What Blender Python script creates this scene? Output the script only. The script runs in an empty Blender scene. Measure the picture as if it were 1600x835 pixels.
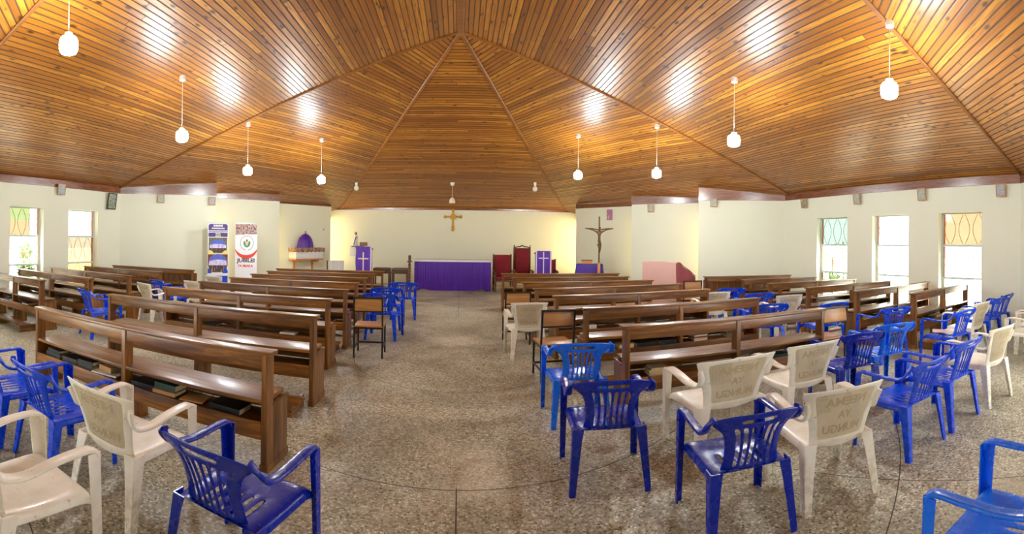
import bpy, bmesh, math, random
from mathutils import Vector, Matrix
random.seed(7)
PI = math.pi
sc = bpy.context.scene
COL = sc.collection

# ------------------------------------------------------------------ materials
def lin(r, g, b):
    f = lambda c: c/12.92 if c <= .04045 else ((c+.055)/1.055)**2.4
    return (f(r/255), f(g/255), f(b/255), 1)

class NT:
    """small helper around a material's node tree"""
    def __init__(s, name):
        s.m = bpy.data.materials.new(name); s.m.use_nodes = True
        s.t = s.m.node_tree; s.n = s.t.nodes; s.l = s.t.links
        s.b = s.n['Principled BSDF']; s.out = s.n['Material Output']
    def add(s, typ, **kw):
        n = s.n.new(typ)
        for k, v in kw.items():
            if k in n.inputs: n.inputs[k].default_value = v
            else: setattr(n, k, v)
        return n
    def link(s, a, b): s.l.new(a, b)
    def val(s, x):
        return x
    def math(s, op, a, b=None, c=None, clamp=False):
        n = s.n.new('ShaderNodeMath'); n.operation = op; n.use_clamp = clamp
        for i, v in enumerate((a, b, c)):
            if v is None: continue
            if isinstance(v, (int, float)): n.inputs[i].default_value = v
            else: s.l.new(v, n.inputs[i])
        return n.outputs[0]
    def ramp(s, fac, stops, interp='LINEAR'):
        n = s.n.new('ShaderNodeValToRGB'); n.color_ramp.interpolation = interp
        e = n.color_ramp.elements
        while len(e) < len(stops): e.new(.5)
        for x, (p, c) in zip(e, stops): x.position = p; x.color = c
        s.l.new(fac, n.inputs[0]); return n.outputs[0]
    def mix(s, fac, a, b, mode='MIX'):
        n = s.n.new('ShaderNodeMix'); n.data_type = 'RGBA'; n.blend_type = mode; n.clamp_factor = True
        for i, v in ((0, fac), (6, a), (7, b)):
            if isinstance(v, (int, float, tuple)): n.inputs[i].default_value = v
            else: s.l.new(v, n.inputs[i])
        return n.outputs[2]
    def noise(s, vec, scale, detail=2, rough=.5, dist=0.):
        n = s.n.new('ShaderNodeTexNoise'); n.inputs['Scale'].default_value = scale
        n.inputs['Detail'].default_value = detail; n.inputs['Roughness'].default_value = rough
        n.inputs['Distortion'].default_value = dist
        if vec is not None: s.l.new(vec, n.inputs['Vector'])
        return n.outputs['Fac']
    def coords(s, which='Object', scale=(1, 1, 1), loc=(0, 0, 0)):
        c = s.n.new('ShaderNodeTexCoord'); m = s.n.new('ShaderNodeMapping')
        m.inputs['Scale'].default_value = scale; m.inputs['Location'].default_value = loc
        s.l.new(c.outputs[which], m.inputs['Vector']); return m.outputs[0]
    def set(s, **kw):
        for k, v in kw.items():
            k = k.replace('_', ' ')
            if isinstance(v, (int, float, tuple)): s.b.inputs[k].default_value = v
            else: s.l.new(v, s.b.inputs[k])
        return s.m
    def bump(s, h, strength=.3, dist=.01):
        n = s.n.new('ShaderNodeBump'); n.inputs['Strength'].default_value = strength; n.inputs['Distance'].default_value = dist
        s.l.new(h, n.inputs['Height']); s.l.new(n.outputs[0], s.b.inputs['Normal'])

def plain(name, col, rough=.5, metal=0., coat=0., var=.0, scale=8):
    t = NT(name)
    if var:
        f = t.noise(t.coords('Object'), scale, 3, .6)
        c2 = tuple(min(1, x*(1-var)) for x in col[:3])+(1,)
        t.set(Base_Color=t.mix(f, c2, tuple(min(1, x*(1+var)) for x in col[:3])+(1,)))
    else: t.set(Base_Color=col)
    t.set(Roughness=rough, Metallic=metal, Coat_Weight=coat, Coat_Roughness=.15)
    return t.m

def wood(name, dark, mid, light, axis='x', rough=.38, coat=.3, freq=1.0):
    t = NT(name)
    sx = {'x': (1.2, 14, 14), 'y': (14, 1.2, 14), 'z': (14, 14, 1.2)}[axis]
    v = t.coords('Object', tuple(a*freq for a in sx))
    oi = t.add('ShaderNodeObjectInfo')
    va = t.n.new('ShaderNodeVectorMath'); va.operation = 'ADD'
    t.link(v, va.inputs[0])
    cx = t.n.new('ShaderNodeCombineXYZ')
    for i in range(3): t.link(t.math('MULTIPLY', oi.outputs['Random'], 37.+11*i), cx.inputs[i])
    t.link(cx.outputs[0], va.inputs[1]); v = va.outputs[0]
    g = t.noise(v, 1.0, 5, .62, .9)
    f2 = t.noise(v, 4.5, 3, .6)
    c = t.ramp(g, [(.25, dark), (.5, mid), (.75, light)])
    c = t.mix(t.math('MULTIPLY', f2, .45), c, dark)
    # each piece a little different in tone
    k = t.math('ADD', t.math('MULTIPLY', oi.outputs['Random'], .4), .8)
    cc = t.n.new('ShaderNodeCombineColor')
    for i in range(3): t.link(k, cc.inputs[i])
    c = t.mix(1., c, cc.outputs[0], 'MULTIPLY')
    t.set(Base_Color=c, Roughness=t.math('ADD', t.math('MULTIPLY', f2, .2), rough-.1), Coat_Weight=coat, Coat_Roughness=.2)
    t.bump(g, .05, .004)
    return t.m

M = {}
def ceiling_mat():
    t = NT('varnished_ceiling_boards')
    uv = t.n.new('ShaderNodeUVMap'); uv.uv_map = 'UVMap'
    s = t.n.new('ShaderNodeSeparateXYZ'); t.link(uv.outputs[0], s.inputs[0])
    u, v = s.outputs[0], s.outputs[1]
    W = .094
    vi = t.math('DIVIDE', v, W); idx = t.math('FLOOR', vi); fr = t.math('FRACT', vi)
    wn = t.n.new('ShaderNodeTexWhiteNoise'); wn.noise_dimensions = '1D'; t.link(idx, wn.inputs['W'])
    uo = t.math('ADD', u, t.math('MULTIPLY', wn.outputs['Value'], 9.))
    us = t.math('DIVIDE', uo, 5.2); seg = t.math('FLOOR', us); ufr = t.math('FRACT', us)
    cv = t.n.new('ShaderNodeCombineXYZ'); t.link(idx, cv.inputs[0]); t.link(seg, cv.inputs[1])
    w2 = t.n.new('ShaderNodeTexWhiteNoise'); w2.noise_dimensions = '2D'; t.link(cv.outputs[0], w2.inputs['Vector'])
    r = w2.outputs['Value']
    board = t.ramp(r, [(0, lin(102, 54, 10)), (.3, lin(148, 86, 18)), (.65, lin(174, 108, 26)), (1, lin(204, 140, 44))])
    # grain, stretched along the board
    gv = t.n.new('ShaderNodeCombineXYZ')
    t.link(t.math('MULTIPLY', uo, 2.2), gv.inputs[0]); t.link(t.math('MULTIPLY', v, 42.), gv.inputs[1])
    t.link(t.math('MULTIPLY', r, 31.), gv.inputs[2])
    g = t.noise(gv.outputs[0], 1., 4, .6, .6)
    c = t.mix(t.ramp(g, [(.40, (0, 0, 0, 1)), (.66, (.9, .9, .9, 1))]), board, lin(96, 46, 8))
    # broad tone drifts
    gv2 = t.n.new('ShaderNodeCombineXYZ')
    t.link(t.math('MULTIPLY', u, .25), gv2.inputs[0]); t.link(t.math('MULTIPLY', v, 1.2), gv2.inputs[1])
    g2 = t.noise(gv2.outputs[0], 1., 3, .5)
    c = t.mix(t.math('MULTIPLY', g2, .4), c, lin(196, 128, 36))
    # knots
    kv = t.n.new('ShaderNodeCombineXYZ')
    t.link(t.math('MULTIPLY', uo, 3.2), kv.inputs[0]); t.link(t.math('MULTIPLY', v, 7.5), kv.inputs[1])
    vo = t.n.new('ShaderNodeTexVoronoi'); vo.inputs['Scale'].default_value = 1.; t.link(kv.outputs[0], vo.inputs['Vector'])
    kd = t.ramp(vo.outputs['Distance'], [(.10, (1, 1, 1, 1)), (.24, (0, 0, 0, 1))])
    sepc = t.n.new('ShaderNodeSeparateColor'); t.link(vo.outputs['Color'], sepc.inputs[0])
    km = t.math('MULTIPLY', kd, t.math('GREATER_THAN', sepc.outputs[0], .35))
    c = t.mix(t.math('MULTIPLY', km, .92), c, lin(50, 22, 8))
    # grooves and butt joints
    e = t.math('MINIMUM', fr, t.math('SUBTRACT', 1., fr))
    gr = t.ramp(e, [(.06, (1, 1, 1, 1)), (.15, (0, 0, 0, 1))])
    e2 = t.math('MULTIPLY', t.math('MINIMUM', ufr, t.math('SUBTRACT', 1., ufr)), 5.2)
    gr2 = t.ramp(e2, [(.003, (1, 1, 1, 1)), (.008, (0, 0, 0, 1))])
    gall = t.math('MAXIMUM', gr, gr2)
    c = t.mix(t.math('MULTIPLY', gall, .9), c, lin(46, 20, 6))
    t.set(Base_Color=c, Roughness=t.math('ADD', t.math('MULTIPLY', g, .16), t.math('ADD', .3, t.math('MULTIPLY', gall, .4))),
          Coat_Weight=.12, Coat_Roughness=.3, Specular_IOR_Level=.5)
    h = t.math('SUBTRACT', t.math('MULTIPLY', g, .12), t.math('MULTIPLY', gr, .5))
    # each board sits at a slightly different tilt
    h = t.math('ADD', h, t.math('MULTIPLY', fr, t.math('MULTIPLY', t.math('SUBTRACT', r, .5), 1.4)))
    t.bump(h, .5, .006)
    return t.m

def terrazzo_mat():
    t = NT('worn_terrazzo')
    v = t.coords('Object')
    vo = t.n.new('ShaderNodeTexVoronoi'); vo.inputs['Scale'].default_value = 62.; t.link(v, vo.inputs['Vector'])
    sp = t.n.new('ShaderNodeSeparateColor'); t.link(vo.outputs['Color'], sp.inputs[0])
    chip = t.ramp(sp.outputs[0], [(0, lin(62, 57, 45)), (.3, lin(154, 148, 126)), (.6, lin(198, 192, 168)), (.85, lin(224, 220, 200)), (1, lin(250, 247, 232))])
    mt = t.ramp(vo.outputs['Distance'], [(.25, (0, 0, 0, 1)), (.62, (1, 1, 1, 1))])
    c = t.mix(t.math('MULTIPLY', mt, .7), chip, lin(166, 159, 136))
    st = t.noise(v, .55, 5, .62, .6)
    c = t.mix(t.ramp(st, [(.44, (0, 0, 0, 1)), (.66, (.72, .72, .72, 1))]), c, lin(98, 84, 62))
    st2 = t.noise(t.coords('Object', (1, 1, 1), (13, 4, 0)), .9, 4, .6, .3)
    c = t.mix(t.ramp(st2, [(.55, (0, 0, 0, 1)), (.8, (.5, .5, .5, 1))]), c, lin(220, 210, 188))
    # joint strips: rings round a point in the hall, and spokes
    s = t.n.new('ShaderNodeSeparateXYZ'); t.link(v, s.inputs[0])
    x, y = s.outputs[0], t.math('SUBTRACT', s.outputs[1], 6.35)
    rr = t.math('SQRT', t.math('ADD', t.math('MULTIPLY', x, x), t.math('MULTIPLY', y, y)))
    a = t.math('FRACT', t.math('DIVIDE', t.math('ADD', rr, 3.36-0.02), .96*2))
    ring = t.math('LESS_THAN', t.math('MULTIPLY', t.math('ABSOLUTE', t.math('SUBTRACT', a, .5)), 1.92), .0045)
    ang = t.math('DIVIDE', t.math('ARCTAN2', x, y), PI/6)
    fa = t.math('ABSOLUTE', t.math('SUBTRACT', t.math('FRACT', t.math('ADD', ang, .5)), .5))
    spoke = t.math('LESS_THAN', t.math('MULTIPLY', t.math('MULTIPLY', fa, PI/6), rr), .0045)
    spoke = t.math('MULTIPLY', spoke, t.math('GREATER_THAN', rr, 3.36))
    j = t.math('MAXIMUM', ring, spoke)
    c = t.mix(t.math('MULTIPLY', j, .9), c, lin(34, 28, 24))
    t.set(Base_Color=c, Roughness=t.math('ADD', t.math('MULTIPLY', st, .35), .3), Specular_IOR_Level=.35)
    t.bump(vo.outputs['Distance'], .08, .004)
    return t.m

def white_plastic():
    t = NT('grubby_white_plastic')
    v = t.coords('Object')
    n = t.noise(v, 5, 5, .65); n2 = t.noise(v, 28, 3, .6)
    s = t.n.new('ShaderNodeSeparateXYZ'); t.link(v, s.inputs[0])
    c = t.mix(t.ramp(n, [(.45, (0, 0, 0, 1)), (.75, (.55, .55, .55, 1))]), lin(242, 239, 228), lin(206, 192, 160))
    low = t.math('MULTIPLY', t.math('SUBTRACT', 1., t.math('MULTIPLY', s.outputs[2], 2.6), clamp=True), t.math('GREATER_THAN', n2, .5))
    c = t.mix(t.math('MULTIPLY', low, .4), c, lin(160, 132, 96))
    sp = t.ramp(n2, [(.66, (0, 0, 0, 1)), (.75, (.6, .6, .6, 1))])
    c = t.mix(sp, c, lin(150, 128, 96))
    t.set(Base_Color=c, Roughness=.36, Coat_Weight=.15)
    return t.m

def blue_plastic():
    t = NT('blue_plastic')
    v = t.coords('Object')
    oi = t.add('ShaderNodeObjectInfo')
    c = oi.outputs['Color']
    n = t.noise(v, 14, 4, .6)
    t.set(Base_Color=c, Roughness=t.math('ADD', t.math('MULTIPLY', n, .14), .2), Specular_IOR_Level=.5)
    return t.m

def tinted_glass(name, col, fr=.1):
    t = NT(name)
    tr = t.n.new('ShaderNodeBsdfTransparent'); tr.inputs[0].default_value = col
    gl = t.n.new('ShaderNodeBsdfGlossy'); gl.inputs['Roughness'].default_value = .05
    mx = t.n.new('ShaderNodeMixShader'); mx.inputs[0].default_value = .05
    t.link(tr.outputs[0], mx.inputs[1]); t.link(gl.outputs[0], mx.inputs[2]); t.link(mx.outputs[0], t.out.inputs[0])
    t.n.remove(t.b)
    return t.m

def wall_mat():
    t = NT('cream_painted_plaster')
    v = t.coords('Object')
    n = t.noise(v, .8, 4, .6); n2 = t.noise(v, 60, 2, .5)
    c = t.mix(n, lin(224, 226, 206), lin(233, 235, 218))
    t.set(Base_Color=c, Roughness=.55, Specular_IOR_Level=.3)
    t.bump(n2, .04, .003)
    return t.m

def emit(name, col, strength):
    t = NT(name)
    t.set(Base_Color=col, Emission_Color=col, Emission_Strength=strength)
    return t.m

def photo_mat(name, cols, sx=30, sy=8):
    """blotchy printed picture"""
    t = NT(name)
    v = t.coords('Object', (sx, sx, sy))
    n = t.noise(v, 1., 3, .7)
    t.set(Base_Color=t.ramp(n, [(.32+.36*i/(len(cols)-1), c) for i, c in enumerate(cols)]), Roughness=.5)
    return t.m

WOOD = dict(dark=lin(54, 30, 7), mid=lin(126, 77, 20), light=lin(190, 128, 46))
M['ceil'] = ceiling_mat(); M['floor'] = terrazzo_mat(); M['wall'] = wall_mat()
M['pew_x'] = wood('pew_wood_long', axis='x', **WOOD)
M['pew_y'] = wood('pew_wood_deep', axis='y', **WOOD)
M['pew_z'] = wood('pew_wood_upright', axis='z', **WOOD)
M['trim'] = wood('fascia_wood', lin(82, 40, 20), lin(128, 74, 44), lin(160, 104, 70), axis='x', rough=.28, coat=.6)
M['mould'] = wood('moulding_wood', lin(110, 62, 22), lin(142, 88, 34), lin(168, 112, 52), axis='x', rough=.5, coat=.05)
M['ply'] = wood('orange_ply', lin(150, 98, 44), lin(186, 130, 66), lin(204, 152, 86), axis='x', rough=.4)
M['ply2'] = wood('pale_ply', lin(168, 132, 60), lin(196, 164, 90), lin(212, 184, 112), axis='x', rough=.45)
M['dkwood'] = wood('dark_carved_wood', lin(52, 26, 12), lin(96, 54, 26), lin(128, 78, 40), axis='z', rough=.35)
M['blue'] = blue_plastic(); M['white'] = white_plastic()
M['lattice'] = plain('grubby_lattice', lin(212, 201, 174), .45, var=.1, scale=9)
M['raised'] = plain('dirt_filled_letters', lin(190, 174, 142), .6)
M['black_metal'] = plain('black_painted_steel', lin(22, 21, 22), .4)
M['globe'] = emit('opal_globe_lit', (.90, .97, 1, 1), 210)
M['globe_off'] = plain('opal_globe_unlit', lin(222, 218, 206), .25, coat=.4)
M['cap'] = plain('white_lamp_holder', lin(225, 225, 222), .4)
M['cord'] = plain('white_flex', lin(214, 206, 190), .6)
M['frame_grey'] = plain('grey_window_steel', lin(196, 214, 214), .45)
M['frame_red'] = plain('red_oxide_steel', lin(176, 104, 74), .5)
M['grille'] = plain('cream_grille_bar', lin(176, 172, 150), .5)
M['g_clear'] = tinted_glass('clear_glass', (.93, .97, .96, 1))
M['g_white'] = tinted_glass('pale_glass', (.47, .48, .465, 1))
M['g_green'] = tinted_glass('pale_green_glass', (.30, .335, .305, 1))
M['g_yell'] = tinted_glass('yellow_green_glass', (.29, .31, .20, 1))
M['g_oran'] = tinted_glass('orange_glass', (.36, .295, .21, 1))
M['g_amber'] = tinted_glass('amber_glass', (.345, .305, .24, 1))
M['g_slot'] = tinted_glass('deep_amber_glass', (.78, .70, .50, 1))
M['purple'] = plain('violet_satin', lin(80, 28, 152), .42, var=.25, scale=5)
M['purple_dk'] = plain('deep_violet_cloth', lin(62, 26, 140), .5, var=.25, scale=6)
M['whitecloth'] = plain('white_linen', lin(226, 224, 226), .7, var=.05)
M['lilac'] = plain('lilac_braid', lin(206, 190, 226), .6)
M['cross_cream'] = plain('cream_appliqué', lin(232, 206, 200), .6)
M['red'] = plain('crimson_plush', lin(128, 14, 30), .8, var=.2)
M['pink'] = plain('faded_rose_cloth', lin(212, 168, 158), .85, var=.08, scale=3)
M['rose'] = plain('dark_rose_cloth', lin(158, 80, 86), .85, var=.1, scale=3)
M['gold'] = plain('gilt_brass', lin(190, 146, 56), .32, .75)
M['bronze'] = plain('dark_bronze', lin(92, 66, 34), .4, .5)
M['orange_wood'] = plain('orange_painted_wood', lin(206, 142, 84), .5)
M['screen'] = plain('cream_render', lin(214, 206, 184), .7)
M['leaf'] = plain('garden_leaf', lin(118, 150, 92), .6, var=.3, scale=2)
M['ground'] = plain('dusty_yard', lin(214, 206, 186), .9)
M['black_cover'] = plain('black_book_cover', lin(26, 26, 28), .4)
M['green_cover'] = plain('dark_green_book_cover', lin(28, 60, 48), .45)
M['red_cover'] = plain('red_book_cover', lin(150, 52, 44), .5)
M['brown_cover'] = plain('brown_book_cover', lin(118, 84, 56), .55)
M['tan_cover'] = plain('tan_card_cover', lin(186, 140, 84), .6)
M['white_cover'] = plain('white_paper_cover', lin(222, 218, 206), .6)
M['blue_cover'] = plain('blue_book_cover', lin(44, 66, 140), .45)
M['cream_cover'] = plain('cream_book_cover', lin(208, 190, 146), .6)
M['pages'] = plain('cream_page_edges', lin(206, 192, 150), .8, var=.1, scale=60)
M['paper'] = plain('white_paper', lin(232, 230, 222), .7)

# ------------------------------------------------------------------ mesh helpers
def bm_box(bm, x0, x1, y0, y1, z0, z1, bev=0.):
    vs = [bm.verts.new((x, y, z)) for z in (z0, z1) for y in (y0, y1) for x in (x0, x1)]
    fs = [bm.faces.new([vs[i] for i in q]) for q in ((0, 2, 3, 1), (4, 5, 7, 6), (0, 1, 5, 4), (2, 6, 7, 3), (0, 4, 6, 2), (1, 3, 7, 5))]
    if bev > 0:
        es = {e for f in fs for e in f.edges}
        bmesh.ops.bevel(bm, geom=list(es), offset=bev, segments=2, affect='EDGES', profile=.6)
    return vs

def bm_prism(bm, pts, z0, z1, bev=0.):
    """vertical prism over a plan polygon (counter-clockwise); z1 may be a function of x, y"""
    f1 = z1 if callable(z1) else (lambda x, y: z1)
    f0 = z0 if callable(z0) else (lambda x, y: z0)
    lo = [bm.verts.new((x, y, f0(x, y))) for x, y in pts]; hi = [bm.verts.new((x, y, f1(x, y))) for x, y in pts]
    n = len(pts); fs = [bm.faces.new(list(reversed(lo))), bm.faces.new(hi)]
    for i in range(n): fs.append(bm.faces.new((lo[i], lo[(i+1) % n], hi[(i+1) % n], hi[i])))
    if bev > 0:
        bmesh.ops.bevel(bm, geom=list({e for f in fs for e in f.edges}), offset=bev, segments=2, affect='EDGES')

def bm_sweep(bm, path, prof, up=Vector((0, 0, 1)), closed=False, scales=None, cap=True):
    """sweep a profile (list of (a, b): a sideways, b along 'up') along a path"""
    P = [Vector(p) for p in path]; n = len(P); rings = []
    for i, p in enumerate(P):
        if closed: t = P[(i+1) % n]-P[i-1]
        else: t = P[min(i+1, n-1)]-P[max(i-1, 0)]
        t.normalize()
        u = up if not isinstance(up, list) else Vector(up[i])
        s = t.cross(u)
        if s.length < 1e-5: s = t.cross(Vector((0, 1, 0)))
        s.normalize(); w = s.cross(t); w.normalize()
        k = scales[i] if scales else (1, 1)
        if not isinstance(k, tuple): k = (k, k)
        rings.append([bm.verts.new(p + s*a*k[0] + w*b*k[1]) for a, b in prof])
    m = len(prof)
    for i in range(n if closed else n-1):
        r0, r1 = rings[i], rings[(i+1) % n]
        for j in range(m): bm.faces.new((r0[j], r0[(j+1) % m], r1[(j+1) % m], r1[j]))
    if cap and not closed:
        bm.faces.new(list(reversed(rings[0]))); bm.faces.new(rings[-1])

def circ(r, n=10, e=1.): return [(r*math.cos(2*PI*i/n), r*e*math.sin(2*PI*i/n)) for i in range(n)]
def rrect(w, h, r=.3, k=3):
    out = []; r = min(w, h)*r
    for cx, cy, a0 in ((w/2-r, h/2-r, 0), (-w/2+r, h/2-r, PI/2), (-w/2+r, -h/2+r, PI), (w/2-r, -h/2+r, 1.5*PI)):
        for i in range(k): a = a0+PI/2*i/(k-1); out.append((cx+r*math.cos(a), cy+r*math.sin(a)))
    return out

def bm_lathe(bm, prof, n=20, c=(0, 0, 0), rip=None):
    """prof: list of (r, z). rip(theta, z) multiplies the radius"""
    rings = []
    for r, z in prof:
        ring = []
        for i in range(n):
            a = 2*PI*i/n; k = rip(a, z) if rip else 1
            ring.append(bm.verts.new((c[0]+r*k*math.cos(a), c[1]+r*k*math.sin(a), c[2]+z)))
        rings.append(ring)
    for a, b in zip(rings, rings[1:]):
        for i in range(n): bm.faces.new((a[i], a[(i+1) % n], b[(i+1) % n], b[i]))
    bm.faces.new(list(reversed(rings[0]))); bm.faces.new(rings[-1])

def bm_shell(bm, f, us, vs, th, mask=None):
    """solid sheet of thickness th on the surface f(u, v); cells with mask(uc, vc) True are left open"""
    nu, nv = len(us), len(vs)
    def nrm(u, v):
        e = 1e-3
        a = Vector(f(u+e, v))-Vector(f(u-e, v)); b = Vector(f(u, v+e))-Vector(f(u, v-e))
        n = a.cross(b); return n.normalized() if n.length > 1e-12 else Vector((0, 0, 1))
    A, B = {}, {}
    def get(D, i, j, s):
        if (i, j) not in D:
            D[i, j] = bm.verts.new(Vector(f(us[i], vs[j])) + nrm(us[i], vs[j])*s)
        return D[i, j]
    keep = {(i, j) for i in range(nu-1) for j in range(nv-1) if not (mask and mask((us[i]+us[i+1])/2, (vs[j]+vs[j+1])/2))}
    for i, j in keep:
        q = ((i, j), (i+1, j), (i+1, j+1), (i, j+1))
        bm.faces.new([get(A, a, b, th/2) for a, b in q])
        bm.faces.new([get(B, a, b, -th/2) for a, b in reversed(q)])
        for (di, dj), (p, r) in (((0, -1), (0, 1)), ((1, 0), (1, 2)), ((0, 1), (2, 3)), ((-1, 0), (3, 0))):
            if (i+di, j+dj) not in keep:
                a, b = q[p], q[r]
                bm.faces.new((get(A, *b, th/2), get(A, *a, th/2), get(B, *a, -th/2), get(B, *b, -th/2)))

def link(o, parent=None):
    COL.objects.link(o)
    if parent is not None: o.parent = parent
    return o

def obj(name, bm, mat, parent=None, smooth=40, sub=0, loc=None, kind=None):
    me = bpy.data.meshes.new(name)
    bmesh.ops.recalc_face_normals(bm, faces=bm.faces)
    bm.to_mesh(me); bm.free()
    if mat: me.materials.append(mat)
    if smooth:
        me.polygons.foreach_set('use_smooth', [True]*len(me.polygons))
        if not sub: me.set_sharp_from_angle(angle=math.radians(smooth))
    o = bpy.data.objects.new(name, me)
    if sub:
        m = o.modifiers.new('Subdivision', 'SUBSURF'); m.levels = sub; m.render_levels = sub
    if loc: o.location = loc
    if kind: o['kind'] = kind
    return link(o, parent)

def thing(name, label, cat, loc=(0, 0, 0), rz=0., group=None):
    o = bpy.data.objects.new(name, None); COL.objects.link(o)
    o.empty_display_size = .1
    o.location = loc; o.rotation_euler = (0, 0, rz); tag(o, label, cat, group); return o
def tag(o, label, cat, group=None):
    o['label'] = label; o['category'] = cat
    if group: o['group'] = group
    return o
def dup(src, loc, rz, label, group=None, scale=None):
    def cp(o, par):
        c = o.copy(); COL.objects.link(c)
        if par is not None: c.parent = par
        for ch in list(o.children): cp(ch, c)
        return c
    r = cp(src, None); r.location = loc; r.rotation_euler = (0, 0, rz); r['label'] = label
    if group: r['group'] = group
    if scale: r.scale = scale
    return r
def box(name, mat, x0, x1, y0, y1, z0, z1, parent=None, bev=.004, **k):
    bm = bmesh.new(); bm_box(bm, x0, x1, y0, y1, z0, z1, bev); return obj(name, bm, mat, parent, **k)

def text_mesh(s, size, ex, bold=0.):
    cu = bpy.data.curves.new('lettering', 'FONT'); cu.body = s; cu.size = size; cu.extrude = ex; cu.offset = bold
    cu.align_x = 'CENTER'; cu.align_y = 'CENTER'; cu.resolution_u = 2
    o = bpy.data.objects.new('lettering', cu); COL.objects.link(o)
    dg = bpy.context.evaluated_depsgraph_get(); dg.update()
    me = bpy.data.meshes.new_from_object(o.evaluated_get(dg))
    bpy.data.objects.remove(o); bpy.data.curves.remove(cu)
    return me

# ------------------------------------------------------------------ camera
H = 1.65; F = 700.; CX, CY = 718., 378.
cd = bpy.data.cameras.new('camera'); cam = bpy.data.objects.new('camera', cd); COL.objects.link(cam)
cd.type = 'PANO'; cd.panorama_type = 'CENTRAL_CYLINDRICAL'
cd.central_cylindrical_radius = 1.
U0, U1 = -CX/F, (1600-CX)/F
cd.central_cylindrical_range_u_min = U0; cd.central_cylindrical_range_u_max = U1
cd.central_cylindrical_range_v_min = -(835-CY)/F; cd.central_cylindrical_range_v_max = CY/F
cd.clip_start = .05; cd.clip_end = 200
cam.location = (0, 0, H)
RHO = 9/700.
# camera axes: right, up, backward
R = Matrix(((math.cos(RHO), -math.sin(RHO), 0), (0, 0, -1), (math.sin(RHO), math.cos(RHO), 0)))
cam.rotation_euler = R.to_euler()
sc.camera = cam

# ------------------------------------------------------------------ hall geometry
ZA = 5.565; APEX = Vector((-.03, 8.33, ZA))
FR, FL = Vector((4.1, 17.2, 2.93)), Vector((-4.65, 17.2, 2.93))
CR, CL = Vector((8.5, 9.4, 3.1)), Vector((-8.95, 9.4, 3.1))
BR, BL = Vector((8.5, 2.8, 3.1)), Vector((-8.95, 2.8, 3.1))
BAP = Vector((-.03, 3.35, ZA))
KR, KL = Vector((3.8, -2.5, 3.1)), Vector((-3.8, -2.5, 3.1))
def plane_z(a, b, c):
    n = (b-a).cross(c-a)
    return lambda x, y: a.z-(n.x*(x-a.x)+n.y*(y-a.y))/n.z
roof_dr = plane_z(APEX, FR, CR); roof_dl = plane_z(APEX, FL, CL); roof_c = plane_z(APEX, FL, FR)
roof_r = plane_z(APEX, CR, BR); roof_l = plane_z(APEX, CL, BL)

# ceiling: one face per slope, boards parallel to the eave
bm = bmesh.new(); uvl = bm.loops.layers.uv.new('UVMap')
slopes = [(FL, FR, [APEX]), (FR, CR, [APEX]), (CR, BR, [BAP, APEX]), (BR, KR, [BAP]), (KR, KL, [BAP]), (KL, BL, [BAP]), (BL, CL, [APEX, BAP]), (CL, FL, [APEX])]
for si, (a, b, tops) in enumerate(slopes):
    e = (b-a); e.z *= 1; e.normalize()
    n = (b-a).cross(tops[0]-a).normalized(); s = n.cross(e).normalized()
    if s.z < 0: s = -s
    ex = .6 if si in (1, 7) else .25  # overhang past the wall
    a2, b2 = a-s*ex-e*(ex-.1), b-s*ex+e*(ex-.1)
    poly = [a2, a, b, b2] if False else [a2, b2] + [b] + [Vector(t) for t in tops] + [a]
    vs = [bm.verts.new(p) for p in poly]
    f = bm.faces.new(vs)
    for lp, p in zip(f.loops, poly):
        lp[uvl].uv = ((p-APEX).dot(e)+40+si*7.3, (p-APEX).dot(s)+30+si*3.1*0.094*7)
me = bpy.data.meshes.new('ceiling'); bm.normal_update()
for f in bm.faces:
    if f.normal.z > 0: f.normal_flip()
bm.to_mesh(me); bm.free(); me.materials.append(M['ceil'])
ceil = link(bpy.data.objects.new('ceiling', me)); ceil['kind'] = 'structure'

# hip and ridge mouldings
def hip(name, a, b, w=.075, h=.05, drop=.012, mat='mould'):
    bm = bmesh.new(); d = (b-a)
    pts = [a+d*t-Vector((0, 0, drop)) for t in (0, .25, .5, .75, 1)]
    bm_sweep(bm, pts, rrect(w, h, .3, 2))
    return obj(name, bm, M[mat], kind='structure')
n = 0
for a, b in ((APEX, FL), (APEX, FR), (APEX, CL), (APEX, CR), (BAP, BR), (BAP, BL)):
    n += 1; hip('trim_%d' % n, a, b, .085 if n in (1, 2) else .06)
hip('trim_7', APEX+Vector((0, -.02, 0)), BAP, .13, .05, .02)

# floor
bm = bmesh.new()
pts = [(-9.4, 2.5), (-4.2, -3.0), (4.2, -3.0), (9.0, 2.5), (9.0, 10), (4.5, 17.7), (-5.0, 17.7), (-9.4, 10)]
bm_prism(bm, pts, -.2, 0.)
obj('floor', bm, M['floor'], smooth=0, kind='structure')
bm = bmesh.new(); bm_prism(bm, [(-60, -50), (60, -50), (60, 70), (-60, 70)], -.5, -.25)
obj('ground', bm, M['ground'], smooth=0, kind='structure')

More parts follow.
